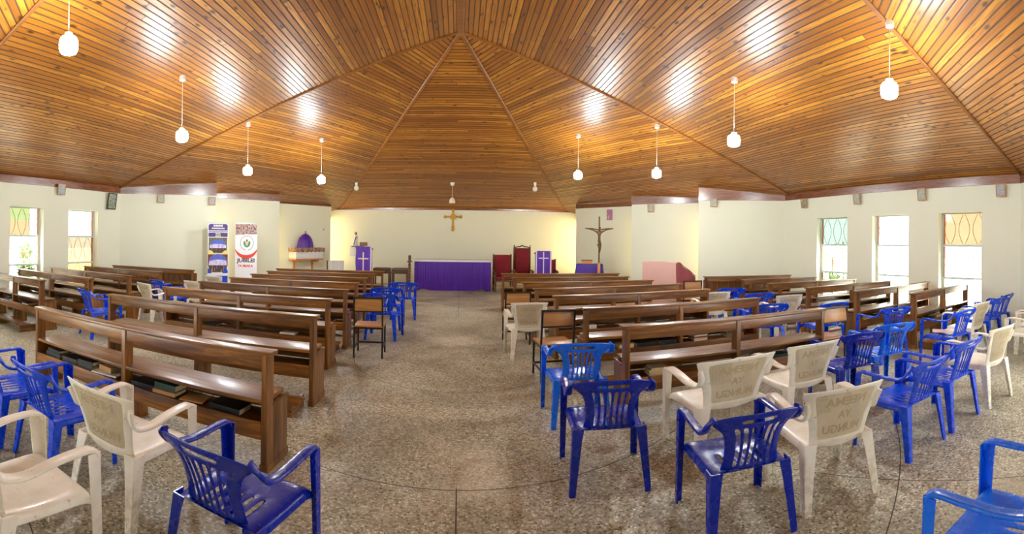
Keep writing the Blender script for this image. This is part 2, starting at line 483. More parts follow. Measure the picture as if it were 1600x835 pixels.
# walls ------------------------------------------------------------
def seg_wall(name, a, b, z1, th=.22, opens=()):
    """wall from a to b (inside face on the line, body outward = left of a->b is inside) with openings (t0, t1, z0, z1) in metres along it"""
    bm = bmesh.new(); A = Vector((*a, 0)); B = Vector((*b, 0)); L = (B-A).length; d = (B-A)/L; nrm = Vector((d.y, -d.x, 0))
    def blk(t0, t1, z0, zt):
        if t1-t0 < 1e-4 or zt-z0 < 1e-4: return
        q = [A+d*t0, A+d*t0+nrm*th, A+d*t1+nrm*th, A+d*t1]
        bm_prism(bm, [(p.x, p.y) for p in q], z0, zt)
    t = 0.
    for o0, o1, z0, zt in sorted(opens):
        blk(t, o0, 0, z1); blk(o0, o1, 0, z0); blk(o0, o1, zt, z1); t = o1
    blk(t, L, 0, z1)
    return obj(name, bm, M['wall'], smooth=0, kind='structure')
ZW = 3.0
WZ0, WZ1 = .27, 2.38
# right wall runs from back (2.8) to front (9.6)
right_w = [(3.65, 4.66), (5.43, 6.46), (7.24, 8.30)]
left_w = [(3.75, 4.78), (5.70, 6.69), (7.50, 8.56)]
seg_wall('wall_right', (8.5, 2.8), (8.5, 9.6), ZW+.1, opens=[(a-2.8, b-2.8, WZ0, WZ1) for a, b in right_w])
seg_wall('wall_left', (-8.95, 9.5), (-8.95, 2.8), ZW+.1, opens=[(9.5-b, 9.5-a, WZ0, WZ1) for a, b in left_w])
seg_wall('wall_front', (4.75, 17.2), (-5.25, 17.2), 2.96)
Rp = [((4.27, 16.06), (5.85, 13.86)), ((5.46, 13.53), (7.2, 11.63)), ((6.59, 11.17), (8.5, 9.6))]
Lp = [((-9.0, 9.4), (-6.89, 11.4)), ((-7.51, 11.88), (-5.9, 13.86)), ((-6.43, 14.27), (-4.89, 16.5))]
for i, (a, b) in enumerate(Rp):
    seg_wall('wall_front_right_%d' % (i+1), b, a, 2.97, th=.15)
for i, (a, b) in enumerate(Lp):
    seg_wall('wall_front_left_%d' % (i+1), b, a, 2.97, th=.15)
# back of the hall, behind the viewer
seg_wall('wall_back_right', (3.8, -2.5), (8.5, 2.8), ZW+.1, opens=[(1.6, 2.6, .3, 2.38), (3.3, 4.3, .3, 2.38)])  # unseen openings, added in both slanted walls to let in fill light
seg_wall('wall_back_left', (-8.95, 2.8), (-3.8, -2.5), ZW+.1, opens=[(3.0, 4.0, .3, 2.38), (4.7, 5.7, .3, 2.38)])
seg_wall('wall_back', (-3.8, -2.5), (3.8, -2.5), ZW+.1)

# fascia boards over the walls: horizontal bottom edge, top edge cut to the slope
def fascia(name, a, b, zb, zt, th=.035, off=.0):
    A = Vector((*a, 0)); B = Vector((*b, 0)); d = (B-A).normalized(); nin = Vector((-d.y, d.x, 0))
    q = [A+nin*(th+off), A+nin*off, B+nin*off, B+nin*(th+off)]
    bm = bmesh.new(); bm_prism(bm, [(p.x, p.y) for p in q], zb, zt, .004)
    # local frame along the board so the grain runs lengthwise
    ang = math.atan2(d.y, d.x); Rm = Matrix.Rotation(ang, 4, 'Z'); T = Matrix.Translation(A)
    mt = T @ Rm
    bm.transform(mt.inverted())
    o = obj(name, bm, M['trim'], kind='structure'); o.matrix_world = mt
    return o
k = 8
for (a, b), rf in [(p, roof_dr) for p in Rp]+[(p, roof_dl) for p in Lp]:
    if rf is roof_dr: a, b = b, a
    else: a, b = b, a
    fascia('trim_%d' % k, a, b, 2.93, lambda x, y, rf=rf: max(2.96, rf(x, y)-.005)); k += 1
fascia('trim_%d' % k, (8.5, 2.8), (8.5, 9.55), 2.93, 3.12); k += 1
fascia('trim_%d' % k, (-8.95, 9.45), (-8.95, 2.8), 2.93, 3.12); k += 1
fascia('trim_%d' % k, (4.75, 17.2), (-5.25, 17.2), 2.86, 2.97); k += 1
fascia('trim_%d' % k, (3.8, -2.5), (8.5, 2.8), 2.93, 3.12); k += 1

# windows ----------------------------------------------------------
def window(nm, x, y0, y1, side, cols, depth=.15):
    """three stacked steel casements, ornamental bars outside the glass. side=+1: right wall"""
    w = bpy.data.objects.new(nm, None); COL.objects.link(w); w['kind'] = 'structure'
    xo = x+side*depth; zs = [WZ0, .97, 1.675, WZ1]
    bm = bmesh.new(); s = .022
    X = sorted((xo, xo+side*.05))
    for ya, yb in ((y0, y0+.04), (y1-.04, y1)): bm_box(bm, X[0], X[1], ya, yb, WZ0, WZ1, .003)
    for z in zs: bm_box(bm, X[0], X[1], y0+.04, y1-.04, max(WZ0, z-s), min(WZ1, z+s), .003)
    obj('window_frame', bm, M['frame_grey'], w)
    bm = bmesh.new()
    for z0, z1 in zip(zs, zs[1:]):
        yy = y1-.058 if True else y0
        bm_box(bm, X[0]-.004, X[1]+.004, yy, yy+.016, z0+s, z1-s, .002)
    obj('casement_edge', bm, M['frame_red'], w)
    for (z0, z1), c in zip(list(zip(zs, zs[1:])), reversed(cols)):
        if isinstance(c, str): c = [(c, 0, 1, 0, 1)]
        for m, a0, a1, b0, b1 in c:
            ya, yb = y0+.04+(y1-y0-.08)*a0, y0+.04+(y1-y0-.08)*a1
            za, zb = z0+s+(z1-z0-2*s)*b0, z0+s+(z1-z0-2*s)*b1
            box('window_pane', M[m], xo+side*.022, xo+side*.028, ya, yb, za, zb, w, bev=0, smooth=0)
    bm = bmesh.new()
    for z0, z1 in zip(zs, zs[1:]):
        for j in range(3):
            yc = y0+(y1-y0)*(j+.5)/3; wv = (y1-y0)*.11
            for sg in (-1, 1):
                path = [(xo+side*.075, yc+sg*(.02+wv*math.sin(PI*t/8)), z0+.03+(z1-z0-.06)*t/8) for t in range(9)]
                bm_sweep(bm, path, circ(.006, 5), up=Vector((1, 0, 0)))
    obj('window_grille', bm, M['grille'], w)
    return w
window('window_1', 8.5, *right_w[0], 1, ['g_oran', 'g_white', 'g_clear'])
window('window_2', 8.5, *right_w[1], 1, ['g_white', 'g_clear', 'g_clear'])
window('window_3', 8.5, *right_w[2], 1, ['g_green', 'g_clear', 'g_white'])
window('window_4', -8.95, *left_w[0], -1, ['g_yell', 'g_clear', 'g_white'])
window('window_5', -8.95, *left_w[1], -1, [[('g_oran', 0, .72, 0, .55), ('g_yell', 0, .72, .55, 1), ('g_white', .72, 1, 0, 1)], 'g_clear', 'g_white'])
window('window_6', -8.95, *left_w[2], -1, ['g_white', 'g_amber', 'g_oran'])
# tall slot windows in the stepped returns, glazed amber; they face the sanctuary
def slot(nm, a, b):
    w = bpy.data.objects.new(nm, None); COL.objects.link(w); w['kind'] = 'structure'
    A, B = Vector((*a, 0)), Vector((*b, 0)); d = (B-A).normalized(); nn = Vector((-d.y, d.x, 0))*.015
    q = [A-nn, B-nn, B+nn, A+nn]
    if (q[1]-q[0]).cross(q[2]-q[0]).z < 0: q.reverse()
    bm = bmesh.new(); bm_prism(bm, [(p.x, p.y) for p in q], .5, 2.5); obj('window_pane', bm, M['g_slot'], w, smooth=0)
    q2 = [A-nn*3, B-nn*3, B+nn*3, A+nn*3]
    if (q2[1]-q2[0]).cross(q2[2]-q2[0]).z < 0: q2.reverse()
    bm = bmesh.new(); bm_prism(bm, [(p.x, p.y) for p in q2], 0, .5); bm_prism(bm, [(p.x, p.y) for p in q2], 2.5, 2.97)
    obj('window_spandrel', bm, M['wall'], w, smooth=0)
slot('window_11', (4.29, 16.06), (4.75, 17.25)); slot('window_12', (-4.91, 16.5), (-5.25, 17.25))
slot('window_7', Rp[0][1], (5.57, 13.64)); slot('window_8', Rp[1][1], (6.7, 11.30))
slot('window_9', (-7.0, 11.54), Lp[1][0]); slot('window_10', (-6.02, 13.98), Lp[2][0])

# shrubs in the yard, seen through the clear panes
def shrub(x, y, h, r, label, seed):
    rnd = random.Random(seed); root = thing('shrub', label, 'shrub', (x, y, -.25), group='garden shrubs outside the windows')
    bm = bmesh.new()
    for i in range(5):
        a = rnd.random()*6.28; bm_sweep(bm, [(0, 0, 0), (.1*math.cos(a), .1*math.sin(a), h*.4), (r*.5*math.cos(a), r*.5*math.sin(a), h*.85)], circ(.018, 6))
    obj('stem', bm, M['dkwood'], root)
    bm = bmesh.new()
    for i in range(420):
        a = rnd.random()*6.28; z = h*(.2+.8*rnd.random()); rr = r*math.sqrt(rnd.random())*(1.05-.75*abs(z/h-.55))
        c = Vector((rr*math.cos(a), rr*math.sin(a), z)); L = .07+.07*rnd.random()
        d = Vector((rnd.gauss(0, 1), rnd.gauss(0, 1), rnd.gauss(.4, .6))).normalized(); sd = d.cross(Vector((rnd.gauss(0, 1), rnd.gauss(0, 1), rnd.gauss(0, 1)))).normalized()*L*.32
        v = [bm.verts.new(c-d*L), bm.verts.new(c+sd), bm.verts.new(c+d*L), bm.verts.new(c-sd)]
        bm.faces.new(v)
    obj('foliage', bm, M['leaf'], root, smooth=0)
shrub(-12.2, 8.4, 1.75, .3, 'slim green shrub outside the window with a green and orange upper pane', 1)
shrub(-12.6, 9.55, 1.75, .5, 'bushy green shrub outside, behind the slim one', 2)
shrub(12.0, 10.9, 2.0, .7, 'green shrub outside the pale green window beside the front corner', 3)
shrub(12.6, 9.7, 1.5, .6, 'lower green shrub in the yard next to the taller one', 4)

# ------------------------------------------------------------------ pendant lamps
def pendant(x, y, zr, zg, label, lit=True, seedless=None):
    p = thing('pendant_lamp', label, 'lamp', (x, y, zr), group='pendant globe lamps')
    bm = bmesh.new(); bm_lathe(bm, [(.02, -.05), (.05, -.04), (.055, -.005), (.055, .05)], 16); obj('rosette', bm, M['cap'], p)
    bm = bmesh.new(); bm_sweep(bm, [(0, 0, -.03), (0, 0, zg-zr+.12)], circ(.006, 6)); obj('cord', bm, M['cord'], p)
    bm = bmesh.new(); bm_lathe(bm, [(.012, zg-zr+.15), (.045, zg-zr+.13), (.05, zg-zr+.075), (.03, zg-zr+.07)], 16); obj('lamp_holder', bm, M['cap'], p)
    pr = [(.05, .085), (.085, .078), (.1, .05), (.104, 0), (.1, -.05), (.085, -.078), (.05, -.092), (.01, -.096)]
    bm = bmesh.new(); bm_lathe(bm, [(r, z+zg-zr) for r, z in pr], 24); obj('globe', bm, M['globe' if lit else 'globe_off'], p, smooth=60)
    return p
for x, y, zr, zg, lab in [
    (-4.38, 6.11, 4.36, 3.36, 'second lit globe pendant along the two-window slope, small rosette on the boards'),
    (-4.63, 9.01, 4.28, 3.19, 'lit globe pendant hanging just below the hip on the side of the two banners'),
    (-3.51, 10.95, 4.25, 3.19, 'lit globe pendant nearest to the purple draped tabernacle shelf'),
    (2.90, 10.79, 4.35, 3.34, 'lit globe pendant nearest to the standing crucifix'),
    (4.23, 9.03, 4.30, 3.22, 'lit globe pendant over the rose draped piano'),
    (4.15, 5.94, 4.36, 3.34, 'lit globe pendant over the middle of the pews on the three-window side'),
    (4.30, 3.03, 4.32, 3.49, 'lit globe pendant hung on a long cord from the hip moulding near the orange window'),
    (-3.78, 3.15, 4.52, 3.75, 'lit globe pendant highest in view, over the corner by the yellow-green window')]:
    rf = {True: roof_r, False: roof_l}[x > 0] if y < 8 else (roof_dr if x > 0 else roof_dl)
    pendant(x, y, rf(x, y)-.03, zg, lab)
for x, y, zg, s in ((-3.50, 14.84, 3.44, 'banner'), (2.49, 14.77, 3.46, 'crucifix')):
    zr = roof_c(x, y)-.02
    p = thing('ceiling_lamp', 'small unlit opal lamp close to the boards on the %s side of the front slope' % s, 'lamp', (x, y, zr), group='small unlit lamps over the altar')
    bm = bmesh.new(); bm_lathe(bm, [(.03, -.10), (.045, -.06), (.05, .03)], 14); obj('lamp_holder', bm, M['cap'], p)
    bm = bmesh.new(); bm_lathe(bm, [(.02, -.27), (.06, -.255), (.085, -.21), (.08, -.14), (.045, -.1)], 18); obj('globe', bm, M['globe_off'], p, smooth=60)
p = thing('pendant_lamp', 'unlit pendant with a bell shade above the gilt wall cross', 'lamp', (-.26, 14.92, roof_c(-.26, 14.92)-.02), group=None)
bm = bmesh.new(); bm_lathe(bm, [(.02, -.08), (.06, -.06), (.075, 0), (.075, .03)], 16); obj('rosette', bm, M['cap'], p)
bm = bmesh.new(); bm_sweep(bm, [(0, 0, -.05), (0, 0, -.5)], circ(.008, 6)); obj('cord', bm, M['cord'], p)
bm = bmesh.new(); bm_lathe(bm, [(.105, -.66), (.10, -.58), (.075, -.51), (.03, -.47)], 20); obj('lamp_shade', bm, M['globe_off'], p)

# ------------------------------------------------------------------ pews
PEW_H = .9
def pew(cx, y, L, rz, label, group, h=PEW_H, kneeler=True, panel=False, dz=.04):
    """bench seen from behind (front to +y): capped rail on three posts, seat, book shelf below it; origin under the rail"""
    t = thing('pew', label, 'pew', (cx, y, 0), rz, group); t['shelf_height'] = .353+dz
    X = L/2
    bm = bmesh.new(); bm_box(bm, -X-.03, X+.03, -.065, .06, h-.028, h, .006); obj('cap_rail', bm, M['pew_x'], t)
    bm = bmesh.new(); bm_box(bm, -X, X, -.045, -.018, h-.125, h-.028, .004); obj('back_rail', bm, M['pew_x'], t)
    for sx in (-1, 1):
        bm = bmesh.new(); x0, x1 = sorted((sx*X, sx*(X-.045)))
        bm_prism(bm, [(x0, -.055), (x1, -.055), (x1, .055), (x0, .055)], .0, h-.028, .004)
        obj('post', bm, M['pew_z'], t)
        bm = bmesh.new()
        bm_box(bm, x0, x1, .05, .30, 0, .455+dz, .004)
        bm_box(bm, x0-.008, x1+.008, -.06, .31, 0, .06, .004)
        bm_box(bm, x0-.008, x1+.008, .045, .31, .455+dz, .475+dz, .004)
        obj('end_panel', bm, M['pew_z'], t)
    bm = bmesh.new(); bm_box(bm, -.024, .024, -.055, .05, .34, h-.028, .004); obj('post', bm, M['pew_z'], t)
    bm = bmesh.new(); bm_box(bm, -.03, .03, -.03, .25, 0, .33+dz, .004); obj('middle_panel', bm, M['pew_z'], t)
    bm = bmesh.new(); bm_box(bm, -X+.02, X-.02, -.05, .275, .485+dz, .515+dz, .006); obj('seat', bm, M['pew_x'], t)
    bm = bmesh.new(); bm_box(bm, -X+.045, X-.045, -.045, .22, .335+dz, .352+dz, .003); obj('book_shelf', bm, M['pew_x'], t)
    bm = bmesh.new(); bm_box(bm, -X+.045, X-.045, -.058, -.036, .235+dz, .362+dz, .004); obj('lower_rail', bm, M['pew_x'], t)
    bm = bmesh.new(); bm_box(bm, -X+.045, X-.045, .225, .25, .36+dz, .485+dz, .004); obj('seat_apron', bm, M['pew_x'], t)
    if kneeler:
        kn = bmesh.new(); bm_box(kn, -X+.03, X-.03, -.40, -.20, .12, .145, .004); kn = obj('kneeler', kn, M['pew_x'], t)
        for xx in (-X+.12, 0, X-.12):
            bm = bmesh.new(); bm_box(bm, xx-.025, xx+.025, -.39, -.05, 0, .12, .004); obj('kneeler_foot', bm, M['pew_y'], kn)
    if panel:
        bm = bmesh.new(); nb = int((L-.1)/.14); wb = (L-.1)/nb
        for i in range(nb): bm_box(bm, -X+.05+i*wb+.001, -X+.05+(i+1)*wb-.001, .252, .27, .08, h-.1, .003)
        obj('front_boarding', bm, M['pew_z'], t)
    return t
def pew_lr(l, r, label, group, **k):
    (x0, y0), (x1, y1) = l, r
    return pew((x0+x1)/2, (y0+y1)/2, math.hypot(x1-x0, y1-y0)-.06, math.atan2(y1-y0, x1-x0), label, group, **k)
G = 'dark wooden pews set out in four blocks'
ordn = ['first', 'second', 'third', 'fourth', 'fifth', 'sixth', 'seventh', 'eighth']
PEWS = {}
CLs = [((-4.13, 3.02), (-1.26, 2.9), .86), ((-4.22, 4.26), (-1.37, 4.24)), ((-4.24, 5.5), (-1.60, 5.5)), ((-4.34, 6.64), (-1.66, 6.62)), ((-4.32, 7.71), (-1.75, 7.75)),
       ((-4.36, 8.72), (-1.84, 8.85)), ((-4.45, 9.75), (-1.9, 9.93)), ((-4.62, 10.70), (-1.83, 10.88))]
CRs = [((1.46, 3.85), (3.95, 3.74)), ((1.42, 5.03), (4.0, 5.06)), ((1.33, 6.25), (4.05, 6.5)), ((1.22, 7.25), (4.11, 7.6)), ((1.18, 8.38), (3.95, 8.58)), ((1.14, 9.58), (3.82, 9.62)), ((1.01, 10.74), (4.0, 10.73))]
LLs = [((-8.3, 4.85), (-6.25, 4.68)), ((-8.75, 5.85), (-6.05, 5.66)), ((-8.76, 6.82), (-5.96, 6.62)), ((-8.75, 7.92), (-6.14, 7.86)), ((-8.6, 8.84), (-5.97, 8.87))]
RRs = [((6.1, 3.82), (8.42, 3.95)), ((5.8, 4.75), (8.36, 4.85)), ((5.66, 5.78), (8.1, 5.66)), ((5.65, 6.83), (8.1, 6.65)), ((5.8, 7.95), (7.75, 7.6)), ((5.5, 9.05), (7.8, 8.55))]
for i, p in enumerate(CLs):
    lab = '%s pew back-to-front in the banner-side centre block, %s' % (ordn[i], ['with bibles stacked along its shelf', 'long rail just behind the bible shelf pew', 'with a rail shorter than its post', 'plain dark rail', 'below the banner photos', 'in front of the white banner', 'one row behind the front', 'frontmost of its block'][i])
    PEWS['CL%d' % i] = pew_lr(p[0], p[1], lab, G, h=p[2] if len(p) > 2 else PEW_H, kneeler=i > 0, dz=0. if i == 0 else .04)
for i, p in enumerate(CRs):
    lab = '%s pew back-to-front in the crucifix-side centre block, %s' % (ordn[i], ['pale sunlit rail with yellow booklets', 'with red and white books on its shelf', 'level with the white chair by the aisle', 'dark shelf with a white book', 'with its end at the aisle', 'one row behind the front', 'frontmost, before the purple lectern'][i])
    PEWS['CR%d' % i] = pew_lr(p[0], p[1], lab, G, kneeler=i > 0, dz=.06 if i == 0 else .04)
for i, p in enumerate(LLs):
    lab = '%s pew back-to-front along the two-window wall, %s' % (ordn[i], ['with a plinth at its feet', 'crossing the clear window', 'lit by the clear window', 'before the orange window', 'frontmost with boarded front'][i])
    PEWS['LL%d' % i] = pew_lr(p[0], p[1], lab, G, panel=i == 4)
for i, p in enumerate(RRs):
    lab = '%s pew back-to-front along the three-window wall, %s' % (ordn[i], ['under the orange window', 'between the two near windows', 'under the white middle window', 'ending below the middle window', 'short, near the corner', 'frontmost with boarded front'][i])
    PEWS['RR%d' % i] = pew_lr(p[0], p[1], lab, G, panel=i == 5)

# ------------------------------------------------------------------ chairs
def Lprof(w, t):
    """open angle section, corner at origin, wings along +a and +b"""
    return [(0, 0), (w, 0), (w, t), (t, t), (t, w), (0, w)]
def leg_mesh(top, bot, sx, sy, w0, w1, t=.009):
    """tapering angle leg; its wings point inward (sx, sy are the outward signs)"""
    bm = bmesh.new(); rings = []
    T, B = Vector(top), Vector(bot)
    for s in (0, .15, .5, 1):
        p = T+(B-T)*s; w = w0+(w1-w0)*(s**.7)
        rings.append([bm.verts.new((p.x-sx*a, p.y-sy*b, p.z)) for a, b in [(0.006, 0), (w, 0), (w, t), (t, t), (t, w), (0, w), (0, .006)]])
    for r0, r1 in zip(rings, rings[1:]):
        m = len(r0)
        for j in range(m): bm.faces.new((r0[j], r0[(j+1) % m], r1[(j+1) % m], r1[j]))
    bm.faces.new(rings[0]); bm.faces.new(list(reversed(rings[-1])))
    return bm

def spl(pts, n):
    """Catmull-Rom through points"""
    P = [Vector(p) for p in pts]; P = [P[0]*2-P[1]]+P+[P[-1]*2-P[-2]]; out = []
    for i in range(1, len(P)-2):
        for k in range(n):
            t = k/n; a, b, c, d = P[i-1:i+3]
            out.append(.5*((2*b)+(c-a)*t+(2*a-5*b+4*c-d)*t*t+(3*b-a-3*c+d)*t**3))
    out.append(P[-2]); return out

def seat_mesh(wf, wr, y0, y1, z, slots=0, skirt=.05):
    bm = bmesh.new()
    us = [-1.12, -1.06, -1]; 
    if slots:
        e = .62; edges = []
        for i in range(slots):
            c = -e+2*e*(i+.5)/slots; edges += [c-.035, c+.035]
        us += edges+[1]
    else: us += [-.6, -.2, .2, .6, 1]
    us += [1.06, 1.12]
    vs = [0, .06, .2, .36, .52, .7, .88, .96, 1.0, 1.05, 1.1]
    def f(u, v):
        vv = min(v, 1); uu = max(-1, min(1, u))
        w = wr+(wf-wr)*vv; x = uu*w; y = y0+(y1-y0)*vv
        zz = z-.018*(1-uu*uu)*math.sin(PI*min(1, vv))-.012*(1-vv)
        if vv > .86: zz -= .02*((vv-.86)/.14)**2
        ou = max(0, abs(u)-1)/.12; ov = max(0, v-1)/.1
        x += math.copysign(.014*ou, u); y += .016*ov; zz -= skirt*max(ou, ov)
        return (x, y, zz)
    mask = None
    if slots:
        def mask(u, v):
            if not .06 < v < .52: return False
            return any(abs(u-(-.62+1.24*(i+.5)/slots)) < .034 for i in range(slots))
    bm_shell(bm, f, us, vs, .007, mask)
    return bm

CH_BLUE = 'blue plastic armchairs'; CH_WHITE = 'white plastic armchairs'
def blue_chair():
    t = thing('plastic_chair', 'x', 'chair', (0, 0, 0), 0, CH_BLUE)
    obj('seat', seat_mesh(.258, .225, -.215, .235, .435, slots=5), M['blue'], t, sub=1)
    # backrest: seven slats under a broad top rail with a hand hole; rail ends sweep out
    NS = 6; us = [-1, -.80]
    sl = []
    for i in range(NS):
        c = -.70+1.40*(i+.5)/NS; sl.append(c); us += [c-.062, c+.062]
    us += [.80, 1]
    vs = [0, .06, .13, .25, .4, .55, .68, .76, .84, .90, .95, 1.]
    def w(v):
        k = [(0, .185), (.13, .172), (.3, .165), (.5, .172), (.68, .195), (.76, .218), (.84, .252), (.9, .266), (1, .262)]
        for (a, x), (b, y) in zip(k, k[1:]):
            if v <= b: s = (v-a)/(b-a); return x+(y-x)*s
        return .262
    def f(u, v):
        x = u*w(v); z = .425+.375*v-.028*abs(u)**3*max(0, v-.6)/.4
        y = -.205-.125*v-.02*v*v+.055*u*u*(.4+.6*v)
        return (x, y, z)
    def mask(u, v):
        if .06 < v < .76 and any(abs(u-c) < .06 for c in sl): return True
        return .84 < v < .90 and abs(u) < .36
    bm = bmesh.new(); bm_shell(bm, f, us, vs, .012, mask); obj('backrest', bm, M['blue'], t, sub=1)
    for sx in (-1, 1):
        path = spl([(sx*.250, -.285, .78), (sx*.278, -.268, .745), (sx*.284, -.20, .672), (sx*.277, -.08, .648), (sx*.276, .06, .648), (sx*.276, .19, .652), (sx*.276, .232, .643), (sx*.276, .246, .612)], 4)
        n = len(path); sc_ = [(.75+.25*min(1, i/8), 1) for i in range(n)]
        bm = bmesh.new(); bm_sweep(bm, path, rrect(.055, .022, .45, 3), up=[(sx*.35*(1-min(1, i/12)), .35 if i > n-6 else 0.0, 1) for i in range(n)], scales=sc_)
        obj('armrest', bm, M['blue'], t, smooth=60)
        obj('leg', leg_mesh((sx*.303, .262, .635), (sx*.300, .29, 0), sx, 1, .062, .042), M['blue'], t, smooth=25)
        obj('leg', leg_mesh((sx*.250, -.228, .43), (sx*.275, -.275, 0), sx, -1, .075, .042), M['blue'], t, smooth=25)
    return t

def white_chair():
    t = thing('plastic_chair', 'x', 'chair', (0, 0, 0), 0, CH_WHITE)
    obj('seat', seat_mesh(.27, .235, -.215, .235, .435), M['white'], t, sub=1)
    def w(v):
        k = [(0, .21), (.15, .214), (.3, .22), (.45, .232), (.6, .252), (.8, .278), (1, .305)]
        for (a, x), (b, y) in zip(k, k[1:]):
            if v <= b: s = (v-a)/(b-a); return x+(y-x)*s
        return .305
    def f(u, v):
        z = .40+.405*v+.012*(1-u*u)*v; y = -.215-.115*v-.02*v*v+.06*u*u*(.5+.5*v)
        if v < .1: z -= .02*(1-u*u)*(1-v/.1)
        return (u*w(v), y, z)
    us = [-1, -.88, -.76, -.5, -.25, 0, .25, .5, .76, .88, 1]; vs = [0, .05, .11, .25, .4, .55, .7, .82, .92, .97, 1]
    bm = bmesh.new(); bm_shell(bm, f, us, vs, .010, lambda u, v: abs(u) < .76 and .11 < v < .92); obj('backrest', bm, M['white'], t, sub=1)
    # lattice of crossing strips inside the frame
    bm = bmesh.new(); st = .0115; hw = .0031; W, HH = .76, .81; n = 0
    S = .25  # half width used to turn u into metres
    zs_ = .405
    for sg in (-1, 1):
        c = -1.2
        while c < 1.2:
            # line x*1 + sg*z = c (metres), x in +-W*S, z in 0..HH*zs_
            pts = []
            lo, hi = -W*S, W*S
            zz0, zz1 = .11*zs_, .92*zs_
            xa, xb = sorted((c-sg*zz0, c-sg*zz1))
            a, b = max(lo, xa), min(hi, xb)
            if b-a > .008:
                m = max(2, int((b-a)/.05)+1)
                for i in range(m+1):
                    x = a+(b-a)*i/m; z = (c-x)*sg; pts.append((x, z))
                off = .0012*sg
                ring = []
                for x, z in pts:
                    d = Vector((1, -sg)).normalized(); pn = Vector((-d.y, d.x))*hw
                    q = []
                    for sx in (-1, 1):
                        p = Vector(f((x+pn.x*sx)/S, (z+pn.y*sx)/zs_)); p.y += off; q.append(p)
                    ring.append([bm.verts.new(q[0]+Vector((0, -.0016, 0))), bm.verts.new(q[1]+Vector((0, -.0016, 0))), bm.verts.new(q[1]+Vector((0, .0016, 0))), bm.verts.new(q[0]+Vector((0, .0016, 0)))])
                for r0, r1 in zip(ring, ring[1:]):
                    for j in range(4): bm.faces.new((r0[j], r0[(j+1) % 4], r1[(j+1) % 4], r1[j]))
                bm.faces.new(ring[0]); bm.faces.new(ring[-1])
            c += st*1.414
    obj('lattice_panel', bm, M['lattice'], t, smooth=0)
    # raised words, reading from the front
    for i, (s, vz, size) in enumerate((('NEEMA', .76, .085), ('YA', .52, .075), ('MUNGU', .27, .085))):
        me = text_mesh(s, size, .004, .002)
        bm = bmesh.new(); bm.from_mesh(me); bpy.data.meshes.remove(me)
        for vtx in bm.verts:
            x, yv, zt = vtx.co; p = Vector(f(-x/S, vz+yv/zs_)); p.y += zt*1.1; vtx.co = p
        obj('lettering', bm, M['raised'], t, smooth=0)
    for sx in (-1, 1):
        path = spl([(sx*.276, -.29, .735), (sx*.254, -.262, .665), (sx*.252, -.22, .605), (sx*.272, -.12, .60), (sx*.288, .02, .632), (sx*.290, .15, .642), (sx*.289, .225, .636), (sx*.288, .25, .605)], 4)
        n = len(path)
        bm = bmesh.new(); bm_sweep(bm, path, rrect(.072, .02, .45, 3), up=[(sx*.5*(1-min(1, i/10)), .35 if i > n-5 else 0., 1) for i in range(n)], scales=[(.45+.55*min(1, i/11), 1) for i in range(n)])
        obj('armrest', bm, M['white'], t, smooth=60)
        obj('leg', leg_mesh((sx*.322, .266, .625), (sx*.305, .30, 0), sx, 1, .075, .05), M['white'], t, smooth=25)
        obj('leg', leg_mesh((sx*.258, -.232, .43), (sx*.285, -.285, 0), sx, -1, .09, .05), M['white'], t, smooth=25)
    return t

def school_chair():
    t = thing('school_chair', 'x', 'chair', (0, 0, 0), 0, 'black steel school chairs')
    r = rrect(.024, .024, .2, 2); X = .20
    for sx in (-1, 1):
        bm = bmesh.new(); bm_sweep(bm, [(sx*X, -.20, 0), (sx*X, -.185, .43), (sx*X, -.235, .86)], r, up=Vector((0, 1, 0))); obj('leg', bm, M['black_metal'], t)
        bm = bmesh.new(); bm_sweep(bm, [(sx*X, .19, 0), (sx*X, .18, .43)], r, up=Vector((0, 1, 0))); obj('leg', bm, M['black_metal'], t)
        bm = bmesh.new(); bm_sweep(bm, [(sx*X, -.185, .42), (sx*X, .185, .42)], r); obj('side_rail', bm, M['black_metal'], t)
        bm = bmesh.new(); bm_sweep(bm, [(sx*X, -.195, .14), (sx*X, .185, .14)], r); obj('side_rail', bm, M['black_metal'], t)
    for y, z in ((-.233, .85), (-.212, .66), (-.19, .42), (.18, .42), (.185, .14)):
        bm = bmesh.new(); bm_sweep(bm, [(-X, y, z), (X, y, z)], r); obj('cross_rail', bm, M['black_metal'], t)
    bm = bmesh.new(); bm_box(bm, -X+.012, X-.012, -.018, .0, -.085, .085, .003)
    bm.transform(Matrix.Translation((0, -.212, .752)) @ Matrix.Rotation(-.11, 4, 'X')); obj('backrest', bm, M['ply'], t)
    bm = bmesh.new(); bm_box(bm, -X-.01, X+.01, -.20, .20, .433, .450, .005); obj('seat', bm, M['ply'], t)
    return t

